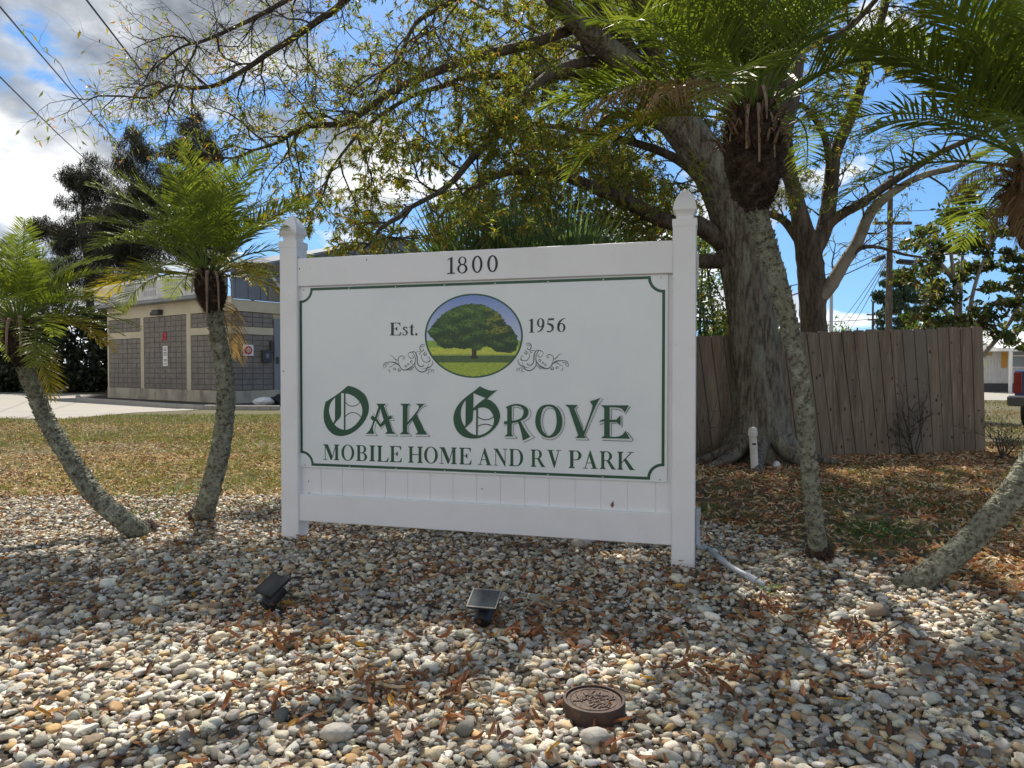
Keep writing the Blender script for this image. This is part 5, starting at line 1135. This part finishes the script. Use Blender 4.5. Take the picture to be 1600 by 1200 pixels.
# ============================================================ BLOCK BUILDING (left)
cw = mat('cream_stucco', (.58, .52, .385), .9, [(1.5, 6, (.50, .43, .30), .45, .75), (9, 5, (.34, .31, .25), .62, .85)], (60, .3, .01))
base_m = mat('stained_base_stucco', (.50, .44, .33), .9, [(1.8, 6, (.26, .23, .19), .48, .68)], scale=(1, 1, .5))
joint = mat('mortar_joint', (.13, .11, .095), .95)
block = mat('split_face_block', (.27, .245, .215), .95, [(4, 6, (.21, .19, .165), .4, .6), (40, 5, (.34, .31, .275), .5, .8), (.5, 5, (.22, .20, .175), .45, .65)], (50, 1, .03))
nt = block.node_tree
# mortar joints from a brick texture in metres along the wall (u) and height
siding = mat('grey_metal_siding', (.20, .21, .225), .45, (2, 4, (.16, .17, .18), .4, .7), metal=.2)
whitep = mat('whitewashed_parapet', (.62, .62, .62), .8, [(2.5, 6, (.42, .41, .40), .5, .7)])
dkgrey = mat('dark_trim', (.05, .05, .055), .6)
redp = mat('red_sign_paint', (.45, .02, .03), .5)
C0 = Vector((-9.4, 23.8, 0)); EL = Vector((-6.9, 5.0, 0)).normalized(); ER = Vector((.59, .81, 0)).normalized()
ER = Vector((EL.y, -EL.x, 0)); ER = ER if ER.y > 0 else -ER          # right-hand wall runs away, perpendicular
NL = -ER; NR = -EL                                                     # outward normals of the two walls
def bl(mb, E, Nn, u0, u1, z0, z1, o0, o1, m=0, bev=0):
    Rm = Matrix(((E.x, -Nn.x, 0), (E.y, -Nn.y, 0), (0, 0, 1)))
    c = C0+E*(u0+u1)/2+Nn*(o0+o1)/2+UP*(z0+z1)/2
    return mb.box(c, (u1-u0, abs(o1-o0), z1-z0), rot=Rm, m=m, bev=bev)
bd = thing('block_building', tuple(C0), 'low grey block building with cream bands and grey metal gable behind the left palms', 'building')
W1 = 8.6; W2 = 15.4
def blockwall(name, E, Nn, u0, u1, z0, z1):
    """courses of real blocks with recessed joints"""
    mb = MB(); nz = max(1, round((z1-z0)/.195)); hz = (z1-z0)/nz; L_ = .39
    for k in range(nz):
        u = u0; odd = 0
        nbk = max(1, round((u1-u0)/L_)); wb = (u1-u0)/nbk
        for j in range(nbk): bl(mb, E, Nn, u+wb*j+.016, u+wb*(j+1)-.016, z0+hz*k+.013, z0+hz*(k+1)-.013, rnd.uniform(0, .012), -.06, bev=.004)
    bl(mb, E, Nn, u0, u1, z0, z1, -.006, -.055, m=1)
    mb.build(name, [block, joint], bd)
PIL = [0, 3.05, 3.32, 5.75, 5.98, W1]
for (a, b) in ((.12, 2.45), (2.72, 5.75), (5.98, W1-.05)):
    if a < 1: blockwall('block_wall', EL, NL, a-.12, b, .44, 2.35); blockwall('block_wall', EL, NL, a-.12, b, 2.62, 3.12)
    elif a > 5: blockwall('block_wall', EL, NL, a, b, .44, 2.35); blockwall('block_wall', EL, NL, a, b, 2.62, 3.12)
    else: blockwall('block_wall', EL, NL, a, b, .44, 3.12)
blockwall('block_wall', ER, NR, .0, 1.62, .44, 2.35); blockwall('block_wall', ER, NR, .0, 1.62, 2.62, 3.12)
for (a, b) in ((2.45, 2.72), (5.75, 5.98), (W1-.05, W1+.05)): mb = MB(); bl(mb, EL, NL, a, b, .42, 3.13, .035, -.05); mb.build('pilaster', cw, bd)
mb = MB(); bl(mb, EL, NL, -.035, 2.45, 2.36, 2.61, .03, -.05); mb.build('band', cw, bd)
mb = MB(); bl(mb, EL, NL, 5.98, W1-.05, 2.36, 2.61, .03, -.05); mb.build('band', cw, bd)
mb = MB(); bl(mb, ER, NR, 0, 1.62, 2.36, 2.61, .032, -.05); mb.build('band', cw, bd)
mb = MB(); bl(mb, EL, NL, -.05, W1+.05, 3.13, 3.62, .035, -.05); mb.build('cornice_band', cw, bd)
mb = MB(); bl(mb, ER, NR, 0, W2, 3.13, 3.52, .037, -.05); mb.build('cornice_band', cw, bd)
mb = MB(); bl(mb, EL, NL, -.05, W1+.05, -.1, .43, .05, -.05); bl(mb, ER, NR, 0, W2, -.1, .43, .052, -.05); mb.build('base_course', base_m, bd)
# solid core so nothing is paper thin
mb = MB(); 
core = [C0+EL*.0+NL*-.07+NR*-.07, C0+EL*W1+NL*-.07, C0+EL*W1+ER*W2, C0+ER*W2+NR*-.07]; mb.prism([Vector((c.x, c.y, 0)) for c in core], (0, 0, 3.5)); mb.build('wall', cw, bd)
# parapet, gutter
mb = MB(); bl(mb, EL, NL, .55, W1+.3, 3.70, 4.42, .42, -.25, bev=.02); mb.build('parapet', whitep, bd)
mb = MB(); bl(mb, EL, NL, .50, W1+.32, 3.58, 3.70, .47, -.2, bev=.02); mb.build('gutter', siding, bd)
for g_ in range(3):
    for q in range(2):
        mb = MB()
        for k in range(7): bl(mb, EL, NL, 2.6+g_*1.45+k*.13, 2.6+g_*1.45+k*.13+.075, 3.84+q*.28, 4.05+q*.28, .425, .42)
        mb.build('vent_grille', mat('faded_vent', (.40, .40, .41), .8), bd)
# metal siding gable wall and roof
RS = W2; mb = MB(); zs, zpk = 4.42, 6.62
def Rw(u, z, o=0.0): return C0+ER*u+NR*o+UP*z
mb.prism([Rw(0, 3.54, .10), Rw(RS, 3.54, .10), Rw(RS, zs, .10), Rw(RS/2, zpk, .10), Rw(0, zs, .10)], -NR*.12)
for k in range(int(RS/.48)):
    u = .1+k*.48; zt_ = zs+(zpk-zs)*(1-abs(u-RS/2)/(RS/2)); bl(mb, ER, NR, u, u+.03, 3.55, zt_-.02, .125, .10)
mb.build('metal_siding', siding, bd)
mb = MB()
for (a, b, c_, d_) in ((-.25, zs-.07, RS/2, zpk+.02), (RS/2, zpk+.02, RS+.25, zs-.07)):
    P = [Rw(a, b, .28), Rw(c_, d_, .28), Rw(c_, d_+.09, .28), Rw(a, b+.09, .28)]; mb.prism(P, EL*12.0)
mb.build('roof', siding, bd)
mb = MB(); bl(mb, ER, NR, 1.35, 2.4, 3.56, 4.25, .14, .126); mb.build('louvre', block, bd)
mb = MB(); mb.prism([Rw(1.30, 4.42, .3), Rw(1.38, 4.46, .3), Rw(2.1, 3.75, .3), Rw(2.02, 3.71, .3)], NR*-.05); mb.build('brace', whitep, bd)
mb = MB(); bl(mb, ER, NR, 1.66, 2.62, .04, 2.95, .03, -.04, bev=.01); dr = mb.build('door', mat('grey_door', (.22, .23, .25), .5), bd)
mb = MB(); bl(mb, ER, NR, 1.72, 1.82, 1.35, 1.6, .07, .032, bev=.01); mb.build('handle', dkgrey, dr)
# wall furniture on the building
mb = MB(); bl(mb, ER, NR, .42, .82, 1.62, 2.0, .030, .018); fs = mb.build('fire_placard', M['white'], bd)
cc_ = Rw(.62, 1.81, .032); mb = MB(); mb.tube([cc_, cc_+NR*.004], [.155, .155], 8); mb.build('red_octagon', redp, fs)
mb = MB(); P = [cc_+NR*.006+ER*.07*math.cos(a)+UP*.07*math.sin(a) for a in np.linspace(0, 6.283, 9)]; mb.tube(P, .012, 5); mb.tube([cc_+NR*.006-ER*.03-UP*.05, cc_+NR*.006+ER*.03+UP*.05], .01, 5); mb.build('white_mark', M['white'], fs)
mb = MB(); bl(mb, ER, NR, 1.12, 1.46, 1.42, 1.82, .16, .018, bev=.01); bl(mb, ER, NR, 1.46, 1.55, 1.72, 2.15, .14, .018, bev=.01); mb.build('meter_box', dkgrey, bd)
mb = MB(); bl(mb, ER, NR, 1.22, 1.34, 1.55, 1.70, .170, .161); mb.build('meter_window', siding, bd)
mb = MB(); bl(mb, EL, NL, 4.02, 4.34, 1.28, 2.02, .04, .014); ns = mb.build('notice_board', M['white'], bd)
mb = MB()
for z in (1.95, 1.90, 1.85, 1.78, 1.73, 1.68, 1.52, 1.47, 1.36): bl(mb, EL, NL, 4.07, 4.29, z-.012, z+.012, .042, .0405)
mb.build('notice_text', dkgrey, ns)
# red initials on the wall
mb = MB(); 
for (u0, u1, z0, z1) in ((4.32, 4.39, 2.26, 2.50), (4.40, 4.50, 2.22, 2.28), (4.20, 4.30, 2.24, 2.30), (4.18, 4.23, 2.30, 2.50), (4.10, 4.15, 2.24, 2.52), (4.15, 4.18, 2.40, 2.46), (4.15, 4.18, 2.24, 2.29), (4.24, 4.30, 2.46, 2.52)): bl(mb, EL, NL, u0, u1, z0, z1, .03, .014)
mb.build('red_initials', redp, bd)
mb = MB(); bl(mb, EL, NL, 4.30, 4.78, 3.17, 3.36, .24, .037, bev=.02); bl(mb, EL, NL, 5.0, 5.12, 3.18, 3.30, .12, .037, bev=.02); mb.build('wall_lamp', dkgrey, bd)
# planting bed kerb before the building
kb = [gnd(122, 623), gnd(130, 627), gnd(200, 632), gnd(280, 638), gnd(350, 640.5), gnd(436, 641)]
mb = MB(); Q = spline([Vector((p.x, p.y, .06)) for p in kb], None, 5)
for a, b in zip(Q[:-1], Q[1:]):
    a, b = Vector(a), Vector(b); d = (b-a); an = math.atan2(d.y, d.x); mb.box((a+b)/2, (d.length+.01, .16, .15), rot=an, bev=.02)
tagd(mb.build('kerb', M['concrete']), kind='structure')
sheet('planting_bed', [(p.x, p.y) for p in (gnd(124, 622.5), gnd(200, 631.5), gnd(280, 637), gnd(350, 639.5), gnd(436, 640), gnd(436, 624), gnd(362, 631), gnd(172, 616))], .012, M['soil'])
p = gnd(408, 634); V, Fc = ico(2); o = npmesh('plastic_bag', V*np.array((.35, .25, .16))*(1+.25*np.sin(V @ np.array((5., 3, 4)))*np.sin(V @ np.array((2., 7, 3))))[:, None]+np.array((p.x, p.y+.3, .12)), Fc, M['white'], smooth=False); tagd(o, 'crumpled white plastic bag on the ground before the block building', 'bag')
p = gnd(432, 634); o = npmesh('dark_rubbish_bag', V*np.array((.3, .25, .22))*(1+.25*np.sin(V @ np.array((4., 6, 3))))[:, None]+np.array((p.x, p.y+.4, .14)), Fc, M['blackpl']); tagd(o, 'dark bundle lying beside the white plastic bag', 'bundle')
# ---------------------------------------------------------- hedge and she-oaks beyond the drive
hd = at(60, 577, 36); hd.z = 0
hg = thing('dark_hedge', tuple(hd), 'tall dark hedge across the far end of the left driveway', 'hedge')
A = foliage([(Vector((hd.x-9+3*k, 36+rnd.uniform(-.5, .5), 1.7)), (2.4, 1.3, 2.0), 1) for k in range(8)]+[(Vector((hd.x-9+2.5*k, 36.5, 3.6)), (2.0, 1.2, 1.0), .5) for k in range(9)]+[(Vector((hd.x-9+2.2*k, 36, .7)), (1.8, 1.0, .8), .6) for k in range(10)], 60000, .30, .5, [(.02, .03, .012), (.03, .042, .016), (.014, .02, .01)]); A.build('foliage', M['needle'], hg, col=True)
for k in range(10): x = hd.x-10+2.3*k; mb = MB(); mb.tube([Vector((x, 36.2, 0)), Vector((x+.2, 36.3, 2.5))], [.12, .07], 7); mb.build('stem', M['bark2'], hg)
def sheoak(label, px, D, blobs, n, seed):
    b = at(px, 577, D); b.z = 0; t = thing('she_oak', tuple(b), label, 'tree', 'feathery dark trees behind the driveway')
    tops = [at(x, y, D) for x, y, r_ in blobs]; top = max(tops, key=lambda p: p.z)
    limbmesh(t, *spline([b, b*.6+Vector((top.x, D, top.z))*.4, Vector((top.x, D, top.z+.6))], [.35, .2, .03], 6), M['bark2'], 'trunk', k=8)
    for e in tops:
        s_ = b*.45+Vector((top.x, D, top.z))*.55; s_.z = min(s_.z, e.z-.5); limbmesh(t, *spline([s_, (s_+e)/2+Vector((0, 0, -.3)), e], [.10, .06, .02], 4), M['bark2'], 'limb', k=5)
    bb = []; r_ = random.Random(seed)
    for (x, y, rr_) in blobs:
        for k in range(5): bb.append((at(x+r_.uniform(-1, 1)*rr_*15, y+r_.uniform(-1, 1)*rr_*12, D+r_.uniform(-1, 1)), (rr_*.46, rr_*.46, rr_*.36), rr_**2))
    foliage(bb, n*3, .50, .07, [(.03, .035, .022), (.045, .045, .03), (.06, .055, .038)], dirmode='out').build('foliage', M['needle'], t, col=True)
sheoak('dark feathery she-oak, the tallest one right behind the crown of the left palms', 300, 40, [(302, 195, 1.0), (300, 235, 1.6), (275, 245, 1.2), (325, 235, 1.2), (300, 285, 2.0), (270, 320, 2.2), (325, 330, 2.0), (290, 380, 2.6), (330, 400, 2.0)], 15000, 1)
sheoak('dark feathery she-oak with a pointed top between the tallest one and the leftmost', 212, 42, [(205, 215, 1.2), (222, 250, 1.7), (200, 285, 2.0), (230, 310, 2.4), (180, 340, 2.6), (220, 380, 3.0), (190, 430, 3.0)], 15000, 2)
sheoak('broad dark feathery she-oak leaning left over the driveway', 150, 44, [(125, 268, 1.5), (155, 275, 1.8), (115, 300, 1.5), (150, 320, 2.2), (130, 345, 1.6), (75, 365, 1.5), (95, 385, 1.6), (60, 360, 1.2), (150, 400, 3.2), (110, 450, 3.0), (60, 480, 2.6), (20, 510, 2.4)], 17000, 3)
# ============================================================ RIGHT BACKGROUND
def pole(label, px, D, top, r_, arms=(), name='utility_pole', m='bark2'):
    b = at(px, 577, D); b.z = 0; t = thing(name, tuple(b), label, 'pole', 'utility poles beyond the fence'); H = at(px, top, D).z
    mb = MB(); mb.tube([b, b+UP*H*.5, b+UP*H], [r_, r_*.9, r_*.7], 12); mb.build('pole', M[m], t)
    for (z_px, w_) in arms:
        z = at(px, z_px, D).z; mb = MB(); mb.box(b+UP*z+Vector((0, -r_-.05, 0)), (w_, .10, .12)); ca = mb.build('crossarm', M['bark2'], t)
        for s in (-1, 0, 1): mb = MB(); q = b+UP*(z+.06)+Vector((s*w_*.42, -r_-.05, 0)); mb.tube([q, q+UP*.08, q+UP*.16], [.05, .035, .04], 8); mb.build('insulator', M['pvc'], ca)
    return b, H
b1, H1 = pole('thick dark wooden utility pole in front of the distant rounded pine', 1388, 30, 275, .14, ((350, 1.6),))
b2_, H2 = pole('slim distant utility pole with small crossarms between the two fence-top trees', 1363, 70, 470, .13, ((492, 1.4), (500, 1.2)))
b3, H3 = pole('plain grey pole close to the right side of the second tree trunk', 1298, 34, 455, .10, (), m='conduit')
b4, H4 = pole('very small far pole left of the slim distant pole', 1339, 95, 512, .14)
def wire(P, r_, label, sag=.3, name='power_line', grp='overhead wires', tr=None):
    a, b = P; q = [a+(b-a)*t-UP*sag*4*t*(1-t) for t in np.linspace(0, 1, 14)]; V, Fc = tube(q, r_, 5); o = npmesh(name, V, Fc, M['blackpl']); tagd(o, label, 'cable', grp)
wire((at(-30, -25, 9), at(262, 300, 42)), .014, 'overhead wire from the top left corner down to the she-oaks', .2)
wire((at(120, -20, 9), at(430, 362, 42)), .014, 'overhead wire right of the others, crossing the bare oak twigs', .2)
wire((at(-20, 100, 9), at(190, 290, 42)), .012, 'lowest overhead wire at the left edge above the she-oaks', .2)
wire((at(1180, 480, 20), at(1388, 395, 30)), .022, 'heavy sloping wire reaching the thick pole from the left, the lower one', .15)
wire((at(1180, 462, 20), at(1388, 388, 30)), .016, 'sloping wire just above the heavy one left of the thick pole', .15)
wire((at(1388, 378, 30), at(1640, 395, 28)), .016, 'level wire leaving the thick pole to the right', .2)
for k, (x, y) in enumerate(((1300, 515), (1308, 523), (1320, 525))): wire((at(1384+k*2, 405, 30), at(x, y, 68)), .018, ('leftmost', 'middle', 'rightmost')[k]+' of three thin wires dropping from the thick pole to the fence top', .3)
wire((at(1250, 505, 68), at(1640, 470, 70)), .03, 'thin far wire crossing just above the fence at the slim pole', .3)
wire((at(1388, 330, 30), at(1640, 300, 28)), .014, 'thin upper wire leaving the thick pole to the right', .2)
# cable splice boxes hanging at the pole
for k, (x0, y0, x1, y1, lab) in enumerate(((1363, 408, 1383, 400, 'dark splice box on the cable left of the thick pole'), (1400, 408, 1431, 411, 'shaggy dark splice box on the cable right of the thick pole'))):
    a, b = at(x0, y0, 30), at(x1, y1, 30); mb = MB(); mb.tube([a, a+(b-a)*.08, a+(b-a)*.92, b], [.04, .11, .12, .05], 10); o = mb.build('cable_splice', M['blackpl']); tagd(o, lab, 'splice box')
# rounded pine
b = at(1405, 577, 60); b.z = 0; pn = thing('rounded_pine', tuple(b), 'distant round topped dark green pine right of the thick pole', 'tree')
limbmesh(pn, *spline([b, b+UP*4, b+UP*8.5], [.3, .22, .08], 4), M['bark2'], 'trunk', k=8)
BB = []
for (y, wx) in ((432, 18), (442, 26), (455, 31), (468, 33), (480, 34), (492, 33), (504, 30), (518, 27), (530, 26), (545, 22)):
    for k in range(7): BB.append((at(1405+wx*rnd.uniform(-1, 1), y+rnd.uniform(-6, 6), 60+wx*.05*math.sin(k*.9+y)), (.70, .62, .34), 1))
foliage(BB, 26000, .34, .26, [(.025, .05, .028), (.035, .07, .035), (.05, .085, .045)], dirmode='up').build('foliage', M['needle'], pn, col=True)
# far treeline so the horizon is closed
for k, (px, D, h, w_) in enumerate(((-300, 70, 7, 16), (650, 95, 9, 22), (900, 100, 8, 24), (1120, 90, 7, 18), (1700, 110, 8, 26), (2000, 90, 9, 22), (-700, 70, 8, 20), (1500, 140, 6, 26))):
    b = at(px, 577, D); b.z = 0; t = thing('distant_tree', tuple(b), ['far tree mass left of the driveway', 'far tree behind the metal gable', 'far tree behind the middle of the sign', 'far tree behind the fence and post', 'far tree beyond the mobile home', 'farthest right tree beyond the mobile home', 'leftmost far tree past the driveway', 'low far tree line above the right fence top'][k], 'tree', 'trees on the horizon')
    BB = [(b+Vector((rnd.uniform(-w_/2, w_/2), rnd.uniform(-2, 2), h*rnd.uniform(.3, .75))), (h*.34, h*.3, h*.3), 1) for _ in range(9)]
    limbmesh(t, *spline([b, b+UP*h*.5], [.3, .15], 3), M['bark2'], 'trunk', k=6)
    foliage(BB, 4200, .9, .5, [(.04, .06, .03), (.06, .08, .035)]).build('foliage', M['needle'], t, col=True)
# ---------------------------------------------------------- mobile home
wallm = mat('white_ribbed_wall', (.62, .62, .62), .6, (3, 4, (.54, .54, .54), .4, .7)); och = mat('ochre_shutter', (.55, .27, .03), .6)
D_ = 36; mhx = at(1525, 577, D_).x; b = Vector((mhx, D_, 0)); mh = thing('mobile_home', (mhx+6, D_, 0), 'white ribbed mobile home with ochre shutter past the end of the fence', 'mobile home')
zt_ = at(0, 545, D_).z; zr_ = at(0, 520, D_).z
def MX(px): return at(px, 577, D_).x
mb = MB(); mb.box(b+Vector((6.2, 2.0, (zt_+.45)/2)), (12.4, 4, zt_-.45)); 
for k in range(82): mb.box(Vector((mhx+.05+k*.15, D_-.012, (zt_+.45)/2)), (.05, .03, zt_-.47))
mb.build('wall', wallm, mh)
mb = MB(); mb.box(b+Vector((6.2, 2.0, .22)), (12.2, 3.9, .44)); mb.build('skirting', dkgrey, mh)
mb = MB(); mb.prism([Vector((mhx-.2, D_-1.9, zt_-.02)), Vector((mhx-.2, D_+2, zr_+.25)), Vector((mhx-.2, D_+4.4, zt_)), Vector((mhx-.2, D_+4.4, zt_-.12)), Vector((mhx-.2, D_-1.9, zt_-.16))], (12.9, 0, 0)); mb.build('roof', M['white'], mh)
mb = MB(); mb.box(Vector((MX(1568), D_-.05, 1.16+(577-555)/F*D_)), (MX(1572)-MX(1564), .05, 1.25)); mb.build('shutter', och, mh)
mb = MB(); mb.box(Vector((MX(1587), D_-.035, 1.16+(577-556)/F*D_)), (.9, .04, 1.2)); wn = mb.build('window', M['white'], mh)
mb = MB(); 
for k in range(2): mb.box(Vector((MX(1587), D_-.062, 1.16+(577-556)/F*D_-.29+k*.58)), (.8, .012, .52))
mb.build('pane', mat('window_glass', (.25, .28, .30), .15), wn)
for px in (1540, 1589, 1640, 1700):
    mb = MB(); mb.box(Vector((MX(px), D_-1.8, zt_/2-.05)), (.11, .11, zt_-.1)); mb.build('porch_post', M['white'], mh)
mb = MB(); mb.box(Vector((MX(1537), D_-.06, zt_-.25)), (.75, .05, .16)); mb.build('fascia_board', mat('bare_wood', (.45, .27, .13), .7), mh)
# ---------------------------------------------------------- pick-up truck, mostly outside the frame
tx0 = Vector((at(1586, 577, 13.6).x, 13.6, 0)); ta = R(44); tf = Vector((math.sin(ta), math.cos(ta), 0)); tr_ = Vector((math.cos(ta), -math.sin(ta), 0))
def TV(x, y, z): return tx0+tf*x+tr_*y+UP*z
TR = Matrix(((tf.x, tr_.x, 0), (tf.y, tr_.y, 0), (0, 0, 1)))
blue = mat('dark_blue_paint', (.04, .07, .17), .25, coat=.6)
tk = thing('pickup_truck', tuple(TV(2.6, .9, 0)), 'dark blue pickup truck whose rear corner and bumper enter at the right edge', 'truck')
mb = MB(); prof = [(0, .52), (0, 1.12), (.05, 1.15), (2.0, 1.15), (2.02, 1.18), (2.25, 1.72), (2.6, 1.80), (3.35, 1.78), (3.95, 1.22), (5.0, 1.08), (5.25, .95), (5.28, .50), (4.95, .45), (4.85, .75), (4.5, .86), (4.15, .75), (4.05, .42), (1.55, .42), (1.45, .75), (1.1, .86), (.75, .75), (.65, .48)]
mb.prism([TV(x, 0, z) for x, z in prof], tr_*1.85); bo = mb.build('body', blue, tk)
mb = MB(); mb.prism([TV(2.38, -.006, 1.24), TV(2.52, -.006, 1.66), TV(3.30, -.006, 1.66), TV(3.72, -.006, 1.24)], tr_*.005); mb.build('side_window', mat('tinted_glass', (.02, .025, .03), .08), tk)
for x in (1.1, 4.5):
    for y in (0, 1.6):
        a = TV(x, y-.02, .37); mb = MB(); mb.tube([a, a+tr_*.02, a+tr_*.24, a+tr_*.26], [.33, .36, .36, .33], 24); wh = mb.build('wheel', M['blackpl'], tk)
        mb = MB(); mb.tube([a+tr_*-.012, a+tr_*-.004], [.17, .20], 16); mb.build('rim', M['silver'], wh)
for y in (-.012, 1.742):
    mb = MB(); mb.box(TV(.06, y+.06, .90), (.16, .13, .40), rot=TR, bev=.01); mb.build('tail_light', mat('tail_light_red', (.22, .012, .015), .2, coat=.5), tk)
mb = MB(); mb.box(TV(-.12, .92, .56), (.22, 2.02, .20), rot=TR, bev=.03); mb.build('rear_bumper', mat('grey_bumper', (.10, .10, .11), .35, metal=.5), tk)
